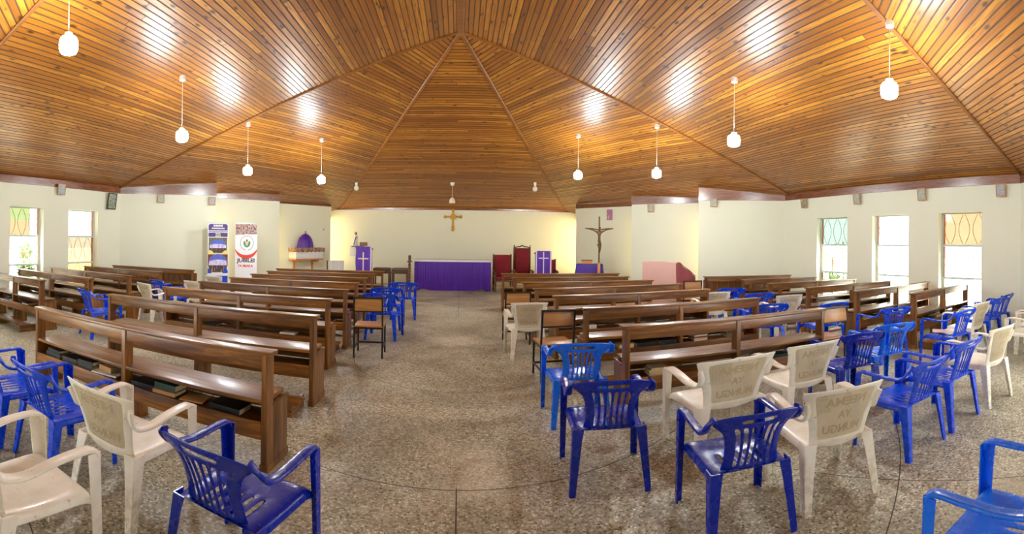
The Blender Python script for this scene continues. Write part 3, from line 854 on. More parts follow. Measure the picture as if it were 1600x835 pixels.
PB, PW, PS = blue_chair(), white_chair(), school_chair()
used = set()
BLUES = {'dark': lin(0, 32, 160), 'mid': lin(3, 68, 220), 'bright': lin(8, 108, 244)}
def paint(o, c):
    o.color = c
    for ch in o.children: paint(ch, c)
def chair(kind, x, y, rz, label, scale=None):
    o = chair_(kind, x, y, rz, label, scale)
    if kind == 'B': paint(o, BLUES['bright' if 'bright' in label or 'just ahead' in label else 'dark' if 'dark blue' in label else 'mid'])
    return o
def chair_(kind, x, y, rz, label, scale=None):
    P = {'B': PB, 'W': PW, 'S': PS}[kind]; g = {'B': CH_BLUE, 'W': CH_WHITE, 'S': 'black steel school chairs'}[kind]
    rz = math.radians(rz); r = math.hypot(x, y)
    if kind != 'S' and 2.0 < r < 4.2 and y > 1.5:
        d, k = (.15, .94) if y < 2.4 else (.08, .97)
        x *= 1+d/r; y *= 1+d/r; scale = (scale[0] if scale else 1, 1, k)
    if scale is None: scale = (.9 if kind == 'W' else 1, 1, 1)
    if kind not in used:
        used.add(kind); P.location = (x, y, 0); P.rotation_euler = (0, 0, rz); P['label'] = label; P['group'] = g
        if scale: P.scale = scale
        return P
    return dup(P, (x, y, 0), rz, label, g, scale)
chair('B', 1.01, 2.96, -9, 'dark blue plastic armchair standing alone in front at the aisle edge, back to the viewer')
chair('B', 1.09, 4.04, -3, 'blue plastic armchair just ahead of the dark blue aisle chair, beside the black school chair')
chair('W', 2.0, 3.04, -2, 'wide dirty white lattice chair behind the yellow booklets, beside the dark blue aisle chair', (1.22, 1, 1))
chair('W', 2.84, 3.04, -6, 'white lattice chair second beside the wide white one, behind the end of the pale pew')
chair('B', 1.50, 2.09, -12, 'dark blue chair close to the viewer between two dirty white chairs, rail tilted up')
chair('W', 2.15, 2.03, -17, 'dirty white lattice chair close to the viewer beside the tilted dark blue chair')
chair('B', 3.6, 3.06, -14, 'dark blue chair behind the white pair, seat turned towards the pew end')
chair('B', 4.26, 3.1, -18, 'brighter blue chair next to the dark blue one behind the white pair')
chair('B', 5.35, 3.85, -14, 'blue chair with white papers on its seat at the end of the window-side pew')
chair('B', 5.62, 2.92, -6, 'blue chair with a leaflet on its seat in front of the orange window')
chair('B', 3.05, 2.0, -3, 'big blue armchair with empty slotted seat beside the dirty white lattice chair')
chair('B', 3.83, 2.05, -3, 'blue armchair directly beyond the big slotted blue armchair, left arm forward')
chair('W', 4.52, 1.96, -9, 'dirty white lattice chair beyond the two big blue armchairs')
chair('W', 6.36, 2.99, -4, 'pale white chair between the leaflet chair and the blue pair near the wall')
chair('B', 7.1, 3.02, -2, 'nearer chair of the blue pair next to the wall with three windows')
chair('B', 7.75, 3.08, -2, 'farther chair of the blue pair, closest to the wall with three windows')
chair('W', 6.28, 1.95, 0, 'white chair cut by the picture edge, first past the dirty white lattice chair')
chair('W', 7.08, 2.06, 0, 'white chair farther along the same row at the picture edge, arm only showing')
chair('B', 1.87, .66, -2, 'bright blue armchair cut off in the lower corner, armrests and slotted seat showing')
chair('B', 5.2, 7.62, -14, 'blue chair in the side aisle before the frontmost boarded pew')
chair('B', 5.12, 6.64, -12, 'blue chair behind another blue one in the side aisle, partly hidden by the white chair')
chair('W', 4.40, 7.0, -6, 'white chair just past the end of the pew near the rose drape')
chair('B', 4.33, 5.36, -14, 'blue chair at the end of the pew with red and white books')
chair('W', 5.2, 5.95, -10, 'clean white chair in the side aisle behind the row of blue chairs')
chair('B', 5.12, 4.85, -8, 'blue chair behind the school chair with the pale panel')
chair('S', -1.27, 6.35, 4, 'black steel school chair with wooden seat behind the line of blue aisle chairs')
chair('S', .95, 7.35, 0, 'black steel school chair just ahead of the white aisle chair')
chair('S', 1.16, 5.40, 4, 'black steel school chair with knotty wooden back between white chair and blue chair')
chair('S', 4.38, 4.12, -8, 'black steel school chair with a pale panel at the end of the pale pew')
chair('S', 4.95, 8.75, -12, 'black steel school chair beside the rose draped piano')
chair('W', .98, 6.50, 2, 'white plastic armchair alone in the centre aisle, back to the viewer')
chair('B', -1.27, 7.52, -3, 'last of three blue chairs in line along the aisle, next to the school chair')
chair('B', -1.34, 8.42, 3, 'middle one of the three blue chairs in line along the aisle')
chair('B', -1.20, 9.55, 8, 'front one of the three blue chairs in line, towards the altar')
chair('B', -3.08, 2.0, -4, 'blue chair cut by the picture edge beside the pew shelf of bibles')
chair('B', -2.46, 2.02, -6, 'blue chair with slotted back between the cut-off blue chair and the dirty white one')
chair('W', -1.80, 2.02, -3, 'dirty white lattice chair behind the bible shelf pew, between two blue chairs')
chair('B', -.95, 1.82, -9, 'shiny dark blue armchair at the aisle behind the end of the bible shelf pew')
chair('W', -1.84, 1.26, -6, 'white armchair in the lower corner, only its curved arm and seat edge showing')
chair('B', -5.42, 5.25, -20, 'blue chair alone in the side aisle towards the clear window')
chair('W', -5.34, 6.68, -20, 'white chair in the side aisle beside the boarded front pew, facing the front')
chair('B', -5.7, 7.5, -22, 'blue chair beyond the white side aisle chair')
chair('W', -4.9, 7.62, -10, 'white chair half hidden by pew rails beside the blue side aisle chair')
chair('W', -5.25, 8.95, -10, 'white chair behind the frontmost boarded pew end, edge showing')

# ------------------------------------------------------------------ books, booklets, papers
def book(name, label, loc, w, d, th, cover, rz=0., cat='book', group='books left on the pew shelves', tilt=None):
    """closed book lying flat; w along x (spine towards -y)"""
    t = thing(name, label, cat, loc, rz, group)
    if tilt: t.rotation_euler = (tilt[0], tilt[1], rz)
    c = min(.003, th*.2)
    bm = bmesh.new()
    bm_box(bm, -w/2, w/2, -d/2, d/2, 0, c, .001); bm_box(bm, -w/2, w/2, -d/2, d/2, th-c, th, .001); bm_box(bm, -w/2, w/2, -d/2, -d/2+c*1.3, c, th-c, 0)
    obj('cover', bm, M[cover], t, smooth=0)
    bm = bmesh.new(); bm_box(bm, -w/2+.006, w/2-.006, -d/2+c*1.3, d/2-.006, c, th-c, 0); obj('page_block', bm, M['pages'], t, smooth=0)
    return t
SHZ = .353
def shelf_book(pk, x, label, w=.19, d=.13, th=.035, cover='black_cover', z=0., dy=.03, rz=0., name='book'):
    pw = PEWS[pk]; a = pw.rotation_euler.z; lx = (x-pw.location.x)/math.cos(a)
    y = pw.location.y+lx*math.sin(a)+(d/2-.02+dy)
    if dy < 0: z += .012
    return book(name, label, (x, y, pw['shelf_height']+z), w, d, th, cover, a+rz)
A0 = 'on the bible pew shelf'
for x, w, th, cov, z, dy, lab, rz in [
    (-3.80, .24, .05, 'black_cover', 0, 0, 'thick black bible at the outer end %s' % A0, .02),
    (-3.80, .22, .03, 'black_cover', .05, .01, 'thinner black bible lying on the outer end bible %s' % A0, -.04),
    (-3.52, .22, .055, 'black_cover', 0, 0, 'black bible with bookmark next to the outer pair %s' % A0, .03),
    (-3.26, .22, .04, 'black_cover', 0, 0, 'black book at the bottom of the pair with pale edges %s' % A0, 0),
    (-3.26, .21, .04, 'black_cover', .04, .0, 'black book on top of the pair with pale edges %s' % A0, .05),
    (-2.98, .30, .014, 'white_cover', 0, -.02, 'open pale magazine under the tan book %s' % A0, .12),
    (-2.99, .19, .05, 'tan_cover', .028, .03, 'thick tan book lying on the magazine %s' % A0, -.12),
    (-2.50, .26, .045, 'black_cover', 0, 0, 'long black book just past the middle post %s' % A0, .03),
    (-2.24, .23, .03, 'tan_cover', 0, -.02, 'tan booklet under the green bible %s' % A0, .05),
    (-2.24, .22, .05, 'green_cover', .044, .0, 'dark green bible with pale page edges %s' % A0, .0),
    (-1.98, .20, .012, 'tan_cover', 0, -.01, 'flat brown envelope beside the green bible %s' % A0, .15),
    (-1.66, .28, .045, 'black_cover', 0, 0, 'wide black folder at the aisle end %s' % A0, -.05)]:
    shelf_book('CL0', x, lab, w, .17, th, cov, z, dy, rz)
for pk, x, w, th, cov, z, lab in [
    ('CL1', -3.2, .17, .04, 'black_cover', 0, 'black book with a white label on the second banner-side pew'),
    ('CL1', -2.96, .2, .06, 'brown_cover', 0, 'brown box-like book on the second banner-side pew'),
    ('CL1', -2.66, .22, .02, 'black_cover', 0, 'dark hymn book beside the middle post of the second banner-side pew'),
    ('CL1', -2.46, .24, .012, 'white_cover', 0, 'white leaflet fanned out on the second banner-side pew'),
    ('CL1', -2.18, .25, .015, 'tan_cover', 0, 'flat tan card towards the aisle on the second banner-side pew'),
    ('CL2', -3.4, .22, .03, 'black_cover', 0, 'black book on the third banner-side pew'),
    ('CL2', -2.2, .22, .025, 'white_cover', 0, 'pale booklet on the third banner-side pew'),
    ('CL3', -3.6, .22, .03, 'white_cover', 0, 'white book on the fourth banner-side pew'),
    ('CL3', -2.0, .22, .03, 'black_cover', 0, 'black book near the aisle on the fourth banner-side pew'),
    ('CR0', 1.84, .19, .018, 'cream_cover', 0, 'lowest yellow booklet of the pile on the pale rail pew'),
    ('CR0', 1.84, .18, .018, 'cream_cover', .018, 'second yellow booklet up in the pile on the pale rail pew'),
    ('CR0', 1.84, .19, .018, 'cream_cover', .036, 'third yellow booklet up in the pile on the pale rail pew'),
    ('CR0', 1.85, .17, .018, 'cream_cover', .054, 'topmost yellow booklet of the pile on the pale rail pew'),
    ('CR0', 2.87, .18, .05, 'white_cover', 0, 'thick white booklet past the middle post of the pale rail pew'),
    ('CR0', 3.30, .22, .03, 'green_cover', 0, 'dark green book towards the far end of the pale rail pew'),
    ('CR0', 3.60, .2, .04, 'black_cover', 0, 'black book at the far end of the pale rail pew'),
    ('CR1', 1.98, .19, .045, 'cream_cover', 0, 'cream book at the aisle end of the pew with the mixed pile'),
    ('CR1', 2.25, .28, .05, 'black_cover', 0, 'black bible left of the middle on the pew with the mixed pile'),
    ('CR1', 2.55, .24, .055, 'black_cover', 0, 'second black bible beside the mixed pile'),
    ('CR1', 3.02, .2, .02, 'white_cover', 0, 'white book at the bottom of the mixed pile'),
    ('CR1', 3.02, .21, .02, 'cream_cover', .02, 'cream book second up in the mixed pile'),
    ('CR1', 3.02, .19, .02, 'red_cover', .04, 'red book in the middle of the mixed pile'),
    ('CR1', 3.02, .2, .02, 'white_cover', .06, 'white book fourth up in the mixed pile'),
    ('CR1', 3.02, .18, .025, 'black_cover', .08, 'black book on top of the mixed pile'),
    ('CR1', 3.58, .28, .05, 'brown_cover', 0, 'grey-brown book lying past the mixed pile'),
    ('CR1', 3.58, .26, .035, 'green_cover', .05, 'dark green book on the grey-brown one'),
    ('CR2', 1.9, .2, .06, 'white_cover', 0, 'thick white book on the third pew of the rose drape block'),
    ('CR3', 3.2, .2, .06, 'white_cover', 0, 'white box-like book on the fourth pew of the rose drape block'),
    ('LL0', -7.60, .2, .03, 'blue_cover', 0, 'blue book on the first pew by the two-window wall'),
    ('LL0', -7.40, .15, .03, 'cream_cover', 0, 'cream book beside the blue book by the two-window wall'),
    ('LL0', -6.85, .22, .02, 'white_cover', 0, 'pale book under the black one near the post of the first window-wall pew'),
    ('LL0', -6.85, .22, .02, 'black_cover', .02, 'black book near the post of the first window-wall pew'),
    ('LL1', -6.72, .22, .03, 'white_cover', 0, 'white books bundle on the second window-wall pew'),
    ('LL1', -7.1, .22, .04, 'black_cover', 0, 'black book on the second window-wall pew'),
    ('LL1', -7.6, .22, .04, 'brown_cover', 0, 'brown book on the second window-wall pew'),
    ('LL2', -6.9, .22, .03, 'white_cover', 0, 'pale magazine on the third window-wall pew'),
    ('LL2', -7.55, .22, .03, 'black_cover', 0, 'black book on the third window-wall pew'),
    ('RR0', 6.45, .22, .04, 'white_cover', 0, 'white-edged book at the post of the pew under the orange window'),
    ('RR0', 6.78, .2, .035, 'black_cover', 0, 'black book second along the pew under the orange window'),
    ('RR0', 7.05, .2, .04, 'cream_cover', 0, 'cream book in the middle of the pew under the orange window'),
    ('RR0', 7.6, .2, .03, 'brown_cover', 0, 'brown book past the middle post under the orange window'),
    ('RR1', 6.12, .22, .02, 'cream_cover', 0, 'cream booklet at the post of the second three-window pew'),
    ('RR1', 6.4, .24, .03, 'black_cover', 0, 'black book on the second three-window pew'),
    ('RR1', 6.7, .22, .03, 'red_cover', 0, 'red book on the second three-window pew'),
    ('RR2', 6.0, .26, .03, 'white_cover', 0, 'white papers on the third three-window pew'),
    ('RR2', 6.45, .22, .03, 'red_cover', 0, 'reddish book on the third three-window pew'),
    ('RR3', 6.1, .22, .03, 'red_cover', 0, 'red-edged book on the fourth three-window pew')]:
    shelf_book(pk, x, lab, w, .16, th, cov, z, 0, random.uniform(-.06, .06))
def paper(x, y, z, w, d, rz, label, col='paper'):
    bm = bmesh.new()
    bm_shell(bm, lambda u, v: (u*w/2, v*d/2, .008*math.sin(u*2)+.004*v), [-1, -.5, 0, .5, 1], [-1, 0, 1], .0015)
    o = obj('leaflet', bm, M[col], None); o.location = (x, y, z); o.rotation_euler = (0, 0, rz); tag(o, label, 'leaflet'); return o
paper(5.36, 3.88, .443, .30, .22, .3, 'white leaflet on the blue chair at the end of the window-side pew')
paper(5.72, 2.94, .443, .30, .24, -.2, 'white leaflet on the blue chair in front of the orange window')
paper(5.62, 3.06, .452, .16, .2, .5, 'pinkish leaflet lying over the white one on the blue chair', 'cross_cream')

# ------------------------------------------------------------------ sanctuary
def curtain_front(x0, x1, y, z0, z1, amp=.025, n=46, wav=None, th=.008):
    us = [i/(n*6) for i in range(n*6+1)]; vs = [0, .15, .4, .7, .9, 1]
    rnd = random.Random(3); ph = [rnd.uniform(-.6, .6) for _ in range(n+1)]
    def f(u, v):
        k = u*n; p = ph[min(n, max(0, int(k)))]*(1-abs(2*(k % 1)-1))
        a = amp*(.45+.55*(1-v))
        zb = z0+(wav(u) if wav else 0)
        return (x0+(x1-x0)*u+.006*math.sin(k*2.1), y-a*math.sin(2*PI*k+p), zb+(z1-zb)*v)
    bm = bmesh.new(); bm_shell(bm, f, us, vs, th); return bm
al = thing('altar', 'wide altar table standing behind the purple curtain frontal', 'altar', (-.23, 14.95, 0))
bm = bmesh.new(); bm_box(bm, -1.24, 1.24, 0, .8, .98, 1.03, .006); obj('altar_top', bm, M['dkwood'], al)
for sx in (-1, 1):
    for yy in (.06, .74): box('leg', M['dkwood'], sx*1.16-.04, sx*1.16+.04, yy-.04, yy+.04, 0, .98, al)
cl = thing('altar_cloth', 'white linen cloth with lace edge over the altar top', 'tablecloth', (-.23, 14.95, 0))
bm = bmesh.new(); bm_box(bm, -1.27, 1.27, -.03, .83, 1.03, 1.038, .002)
bm_box(bm, -1.27, 1.27, -.034, -.026, .965, 1.034, .001); bm_box(bm, -1.275, -1.267, -.03, .83, .70, 1.034, .001); bm_box(bm, 1.267, 1.275, -.03, .83, .90, 1.034, .001)
obj('linen', bm, M['whitecloth'], cl, smooth=0)
fr = obj('altar_frontal', curtain_front(-1.26, 1.28, -.075, .02, .975, .02, 34, lambda u: .05*max(0, 1-abs(u-.12)/.10)+.05*max(0, 1-abs(u-.88)/.10)), M['purple'], None, smooth=80)
fr.location = (-.23, 14.95, 0); tag(fr, 'pleated purple curtain hanging across the front of the altar', 'curtain')

def lectern(x, y, rz, w, h, cloth, label, clabel, side, cross_top, cz, mat, twin=False):
    t = thing('lectern', label, 'lectern', (x, y, 0), rz, 'lecterns beside the altar')
    box('base', M['dkwood'], -w/2-.04, w/2+.04, .02, .42, 0, .07, t)
    box('column', M['dkwood'], -w/2, w/2, .06, .38, .07, h-.08, t)
    bm = bmesh.new(); bm_box(bm, -w/2-.03, w/2+.03, .0, .44, -.015, .015, .004); bm.transform(Matrix.Translation((0, 0, h-.03)) @ Matrix.Rotation(-.12, 4, 'X')); obj('reading_top', bm, M['dkwood'], t)
    c = thing('lectern_cloth', clabel, 'cloth', (x, y, 0), rz, 'violet lectern cloths')
    def f(u, v):
        return ((u-.5)*(w+.03)+.008*math.sin(v*9+u*4), -.014-.006*math.sin(u*14)*(1-v), cloth+(h+.012-cloth)*v)
    bm = bmesh.new(); bm_shell(bm, f, [i/16 for i in range(17)], [i/8 for i in range(9)], .006); 
    obj('cloth_panel', bm, M['purple'], c)
    bm = bmesh.new()
    for s in (0, 1):
        xx = -w/2-.012 if s == 0 else w/2+.012
        if side in (s, 2): bm_box(bm, xx-.022, xx+.022, -.034, -.024, cloth, h+.01, .001)
    obj('braid', bm, M['lilac'], c, smooth=0)
    bm = bmesh.new(); bm_box(bm, -.018, .018, -.036, -.028, cloth+.05, cross_top, .001); bm_box(bm, -w*.36, w*.36, -.036, -.028, cz-.02, cz+.02, .001)
    obj('cross_emblem', bm, mat, c, smooth=0)
    return t
lectern(-3.0, 13.8, .06, .46, 1.45, .5, 'dark lectern on the statue side of the altar', 'violet cloth with cream cross on the lectern near the statue', 1, 1.28, 1.08, M['cross_cream'])
lectern(2.66, 14.0, -.04, .44, 1.38, .5, 'dark lectern beside the tall red throne', 'violet cloth with white cross on the lectern beside the red throne', 2, 1.36, 1.16, M['lilac'])
# carved tops on the statue-side lectern
p = thing('open_book', 'brown open book propped on top of the lectern near the statue', 'book', (-3.04, 13.95, 1.475), .06)
for sx in (-1, 1):
    bm = bmesh.new(); bm_box(bm, *sorted((0, sx*.13)), -.012, .012, 0, .12, .004); bm.transform(Matrix.Rotation(sx*.25, 4, 'Z')); obj('page_block' if sx > 0 else 'cover', bm, M['brown_cover'], p)

def armchair(x, y, rz, w, hb, label, crest):
    t = thing('throne_chair', label, 'armchair', (x, y, 0), rz, 'red upholstered sanctuary chairs')
    for sx in (-1, 1):
        for yy, zt in ((-.26, .66), (.26, hb)):
            bm = bmesh.new(); bm_lathe(bm, [(.03, 0), (.035, .05), (.022, .12), (.036, .25), (.036, .42), (.024, .5), (.034, .58), (.03, zt)], 12, (sx*(w/2+.03), yy, 0)); obj('leg', bm, M['dkwood'], t)
        bm = bmesh.new(); bm_sweep(bm, spl([(sx*(w/2+.03), .26, .70), (sx*(w/2+.04), .0, .69), (sx*(w/2+.05), -.25, .68), (sx*(w/2+.06), -.34, .64)], 3), rrect(.07, .04, .4, 3)); obj('armrest', bm, M['dkwood'], t, smooth=60)
    bm = bmesh.new(); bm_box(bm, -w/2-.03, w/2+.03, -.29, .29, .34, .40, .008); obj('seat_frame', bm, M['dkwood'], t)
    bm = bmesh.new(); bm_box(bm, -w/2, w/2, -.27, .24, .40, .50, .04); obj('seat', bm, M['red'], t)
    bm = bmesh.new(); bm_box(bm, -w/2, w/2, .20, .28, .48, hb-.02, .03); obj('backrest', bm, M['red'], t)
    if crest:
        bm = bmesh.new(); pts = spl([(-w/2-.03, .26, hb+.02), (-w*.3, .26, hb+.05), (-w*.12, .26, hb+.06), (0, .26, hb+.10), (w*.12, .26, hb+.06), (w*.3, .26, hb+.05), (w/2+.03, .26, hb+.02)], 4)
        bm_sweep(bm, pts, rrect(.04, .045, .4, 3), up=Vector((0, 1, 0)))
        bm_sweep(bm, [(-w/2-.02, .26, hb-.01), (w/2+.02, .26, hb-.01)], rrect(.04, .035, .3, 2), up=Vector((0, 1, 0)))
        obj('crest_rail', bm, M['dkwood'], t, smooth=60)
        for sx in (-1, 1):
            bm = bmesh.new(); bm_lathe(bm, [(.02, hb-.02), (.03, hb+.03), (.012, hb+.06), (.022, hb+.09), (.004, hb+.12)], 12, (sx*(w/2+.03), .26, 0)); obj('finial', bm, M['dkwood'], t)
    return t
armchair(1.49, 15.1, .05, .54, 1.24, 'low red armchair with wooden arms beside the altar', False)
armchair(2.2, 15.35, 0, .50, 1.45, 'tall red throne with a carved wooden crest', True)
armchair(3.05, 15.3, -.1, .54, 1.08, 'red armchair mostly hidden behind the violet lectern, wooden arm showing', False)

def stand_pole():
    t = thing('candle_stand', 'tall carved wooden candle stand at the side of the altar', 'candle stand', (-1.62, 14.55, 0))
    bm = bmesh.new(); bm_lathe(bm, [(.15, 0), (.15, .04), (.08, .07), (.04, .1)], 18); obj('base', bm, M['dkwood'], t)
    bm = bmesh.new(); pr = [(.04, .1)]
    for i in range(8):
        z = .12+i*.1; pr += [(.032, z), (.046, z+.03), (.046, z+.06), (.032, z+.09)]
    pr += [(.04, .95)]
    bm_lathe(bm, pr, 14); obj('shaft', bm, M['dkwood'], t)
    bm = bmesh.new(); bm_lathe(bm, [(.03, .95), (.09, .97), (.09, .99), (.05, 1.0), (.04, 1.03)], 18); obj('drip_pan', bm, M['dkwood'], t)
    bm = bmesh.new(); bm_lathe(bm, [(.04, 1.02), (.045, 1.1), (.042, 1.18), (.01, 1.19)], 14); obj('candle', bm, M['bronze'], t)
stand_pole()
for i, (x0, x1, lab) in enumerate(((-2.95, -2.36, 'low dark stool with padded top beside the statue-side lectern'), (-2.30, -1.74, 'low dark stool with padded top beside the candle stand'))):
    t = thing('stool', lab, 'stool', (0, 15.3, 0), 0, 'dark stools against the front wall')
    t.location.x = (x0+x1)/2; w = (x1-x0)/2
    for sx in (-1, 1):
        for yy in (-.18, .18): box('leg', M['dkwood'], sx*(w-.03)-.025, sx*(w-.03)+.025, yy-.025, yy+.025, 0, .55, t)
    box('seat_frame', M['dkwood'], -w, w, -.21, .21, .53, .60, t)
    bm = bmesh.new(); bm_box(bm, -w, w, -.21, .21, .60, .72, .04); obj('cushion', bm, plain('brown_leatherette', lin(92, 70, 52), .5) if i == 0 else bpy.data.materials['brown_leatherette'], t)

# gilt cross on the front wall
t = thing('wall_cross', 'ornate gilt cross hung in the middle of the front wall', 'cross', (-.26, 17.17, 2.55))
bm = bmesh.new(); bm_sweep(bm, [(0, 0, -.46), (0, 0, .32)], rrect(.075, .04, .3, 2), up=Vector((0, 1, 0))); bm_sweep(bm, [(-.27, 0, .05), (.27, 0, .05)], rrect(.06, .04, .3, 2), up=Vector((0, 1, 0))); obj('cross_arms', bm, M['gold'], t)
for j, (x, z) in enumerate(((-.30, .05), (.30, .05), (0, -.44), (0, .30), (0, -.33))):
    bm = bmesh.new(); bmesh.ops.create_uvsphere(bm, u_segments=14, v_segments=8, radius=.06); bmesh.ops.scale(bm, vec=(1, .5, 1), verts=bm.verts); bmesh.ops.translate(bm, vec=(x, 0, z), verts=bm.verts); obj('trefoil', bm, M['gold'], t)
bm = bmesh.new(); bm_sweep(bm, [(0, .012, .05), (0, -.04, .05)], circ(.115, 20), up=Vector((0, 0, 1))); obj('boss', bm, M['gold'], t)

# standing crucifix with a small figure
t = thing('standing_crucifix', 'tall bronze processional crucifix on a wooden pole before the violet side table', 'crucifix', (4.22, 13.1, 0), -.25)
bm = bmesh.new(); bm_lathe(bm, [(.17, 0), (.17, .04), (.06, .08), (.045, .14)], 16); obj('base', bm, M['dkwood'], t)
bm = bmesh.new(); bm_sweep(bm, [(0, 0, .1), (0, 0, 1.05)], circ(.045, 10)); obj('pole', bm, M['orange_wood'], t)
bm = bmesh.new(); bm_sweep(bm, [(0, 0, 1.0), (0, 0, 2.48)], rrect(.045, .035, .3, 2), up=Vector((0, 1, 0)))
bm_sweep(bm, spl([(-.43, 0, 2.11), (-.2, 0, 2.10), (0, 0, 2.07), (.2, 0, 2.10), (.43, 0, 2.11)], 3), rrect(.035, .03, .3, 2), up=Vector((0, 1, 0))); obj('cross_arms', bm, M['bronze'], t)
def skin_figure(name, verts, edges, mat, parent, sub=2):
    me = bpy.data.meshes.new(name); me.from_pydata([v[:3] for v in verts], edges, []); me.materials.append(mat)
    o = bpy.data.objects.new(name, me); link(o, parent)
    m = o.modifiers.new('Skin', 'SKIN'); m.use_smooth_shade = True
    sv = me.skin_vertices[0].data if me.skin_vertices else None
    if sv is None:
        bmx = bmesh.new(); bmx.from_mesh(me); bmx.verts.layers.skin.verify(); bmx.to_mesh(me); bmx.free(); sv = me.skin_vertices[0].data
    for i, v in enumerate(verts): sv[i].radius = (v[3], v[3]*(v[4] if len(v) > 4 else 1))
    sv[0].use_root = True
    s = o.modifiers.new('Subdivision', 'SUBSURF'); s.levels = sub; s.render_levels = sub
    return o
y = -.055
skin_figure('corpus', [(0, y, 1.72, .045), (0, y, 1.85, .04), (0, y, 1.98, .055), (0, y, 2.06, .022), (.01, y-.03, 2.12, .04), (.01, y-.03, 2.17, .03),
    (-.10, y, 2.01, .022), (-.22, y+.02, 2.07, .017), (-.36, y+.03, 2.10, .013), (-.40, y+.03, 2.105, .012), (.10, y, 2.01, .022), (.22, y+.02, 2.07, .017), (.36, y+.03, 2.10, .013), (.40, y+.03, 2.105, .012),
    (-.03, y-.02, 1.62, .035), (.00, y-.05, 1.50, .028), (.0, y, 1.36, .02), (0, y-.02, 1.30, .02), (.04, y-.02, 1.62, .035), (.03, y-.05, 1.50, .028), (.015, y, 1.36, .018)],
    [(0, 1), (1, 2), (2, 3), (3, 4), (4, 5), (2, 6), (6, 7), (7, 8), (8, 9), (2, 10), (10, 11), (11, 12), (12, 13), (0, 14), (14, 15), (15, 16), (16, 17), (0, 18), (18, 19), (19, 20)], M['bronze'], t)

# violet side table with a box
t = thing('side_table', 'small table under a deep violet cloth beside the crucifix', 'table', (4.12, 13.75, 0), -.3)
for sx in (-1, 1):
    for yy in (-.2, .2): box('leg', M['dkwood'], sx*.36-.02, sx*.36+.02, yy-.02, yy+.02, 0, .95, t)
box('table_top', M['dkwood'], -.4, .4, -.25, .25, .95, .98, t)
t2 = thing('table_cloth', 'deep violet cloth draped over the small side table', 'tablecloth', (4.12, 13.75, 0), -.3)
bm = bmesh.new(); ring = []
N = 64
def sq(a, rx, ry):
    c, s = math.cos(a), math.sin(a); k = 1/max(abs(c)/rx, abs(s)/ry); return c*k, s*k
prof = [(0.0, .995, 0), (.98, .995, 0), (1.03, .98, 0), (1.06, .86, .012), (1.12, .70, .022), (1.17, .58, .03)]
rings = []
for k_, z, am in prof[1:]:
    r_ = []
    for i in range(N):
        a = 2*PI*i/N; xx, yy = sq(a, .41, .26); m = k_*(1+am*math.sin(a*11))
        r_.append(bm.verts.new((xx*m, yy*m, z)))
    rings.append(r_)
for a, b in zip(rings, rings[1:]):
    for i in range(N): bm.faces.new((a[i], a[(i+1) % N], b[(i+1) % N], b[i]))
bm.faces.new(rings[0])
o = obj('violet_cloth', bm, M['purple_dk'], t2, smooth=50); md = o.modifiers.new('Thickness', 'SOLIDIFY'); md.thickness = .006
t = thing('offering_box', 'brown wooden box on the violet side table', 'box', (4.02, 13.72, 1.0), -.3)
box('box_body', M['orange_wood'], -.17, .17, -.09, .09, 0, .10, t); box('lid', M['brown_cover'], -.18, .18, -.10, .10, .10, .125, t); 

# piano under a rose cloth: tall back, sloping towards the far side
t = thing('draped_piano', 'upright piano shape covered by a faded rose cloth', 'piano', (4.85, 9.95, 0), -.95)
bm = bmesh.new()
bm_box(bm, -.44, .44, -.14, .14, 0, 1.2, .01); bm_box(bm, .3, .42, -.12, .5, .0, .6, .01); obj('body', bm, M['dkwood'], t)
c = thing('piano_cover', 'faded rose cloth hanging over the piano to the floor', 'cover', (4.85, 9.95, 0), -.95)
def fold(i, s, n=9): return 0.012*math.sin(i*s)
bm = bmesh.new()
def ff(u, v):
    # front sheet with soft folds near its right edge
    x = -.47+.94*u; return (x+.01*math.sin(v*5)*u, -.17-.012*math.sin(u*9)*(1-v)-.02*max(0, u-.8)*math.sin(v*12+u*20), .1+1.13*v-.03*abs(u-.45)**2*4*v)
bm_shell(bm, ff, [i/24 for i in range(25)], [i/12 for i in range(13)], .01)
obj('front_drape', bm, M['pink'], c, smooth=60)
bm = bmesh.new()
def fs(u, v):
    zt = 1.22-.34*max(0, u-.15)/.85*1.0
    return (.475+.22*u*1.0+.012*math.sin(u*12), -.165+.62*u, .1+(zt-.1)*v)
bm_shell(bm, fs, [i/16 for i in range(17)], [i/8 for i in range(9)], .01)
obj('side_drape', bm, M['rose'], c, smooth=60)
bm = bmesh.new()
def ft(u, v):
    z0 = 1.225-.03*abs(u-.45)**2*4
    return (-.47+(.95+.22*v)*u, -.17+.62*v, z0-.34*max(0, v-.15)/.85-.004*math.sin(u*20))
bm_shell(bm, ft, [i/16 for i in range(17)], [i/8 for i in range(9)], .01); obj('top_drape', bm, M['pink'], c, smooth=60)

# tabernacle shelf on the stepped wall panel
P0 = Vector((-6.2, 14.6, 0)); P1 = Vector((-4.89, 16.5, 0)); dv = (P1-P0).normalized(); ang = math.atan2(dv.y, dv.x)
def on_panel(px, out=.0):
    p = P0+dv*px; n_ = Vector((dv.y, -dv.x, 0)); return p+n_*out
b = on_panel(1.0, 0)
t = thing('wall_shelf', 'orange wooden shelf carrying the tabernacle on the stepped wall', 'shelf', (b.x, b.y, 0), ang)
box('shelf_board', M['orange_wood'], -.62, .62, -.46, -.005, .93, .97, t)
for xx in (-.4, .42):
    bm = bmesh.new(); bm_box(bm, xx-.03, xx+.03, -.40, -.005, .86, .93, .004); bm_box(bm, xx-.03, xx+.03, -.06, -.005, .55, .93, .004); obj('bracket', bm, M['orange_wood'], t)
t = thing('shelf_cloth', 'white cloth box front with flower braid hanging round the tabernacle shelf', 'cloth', (b.x, b.y, 0), ang)
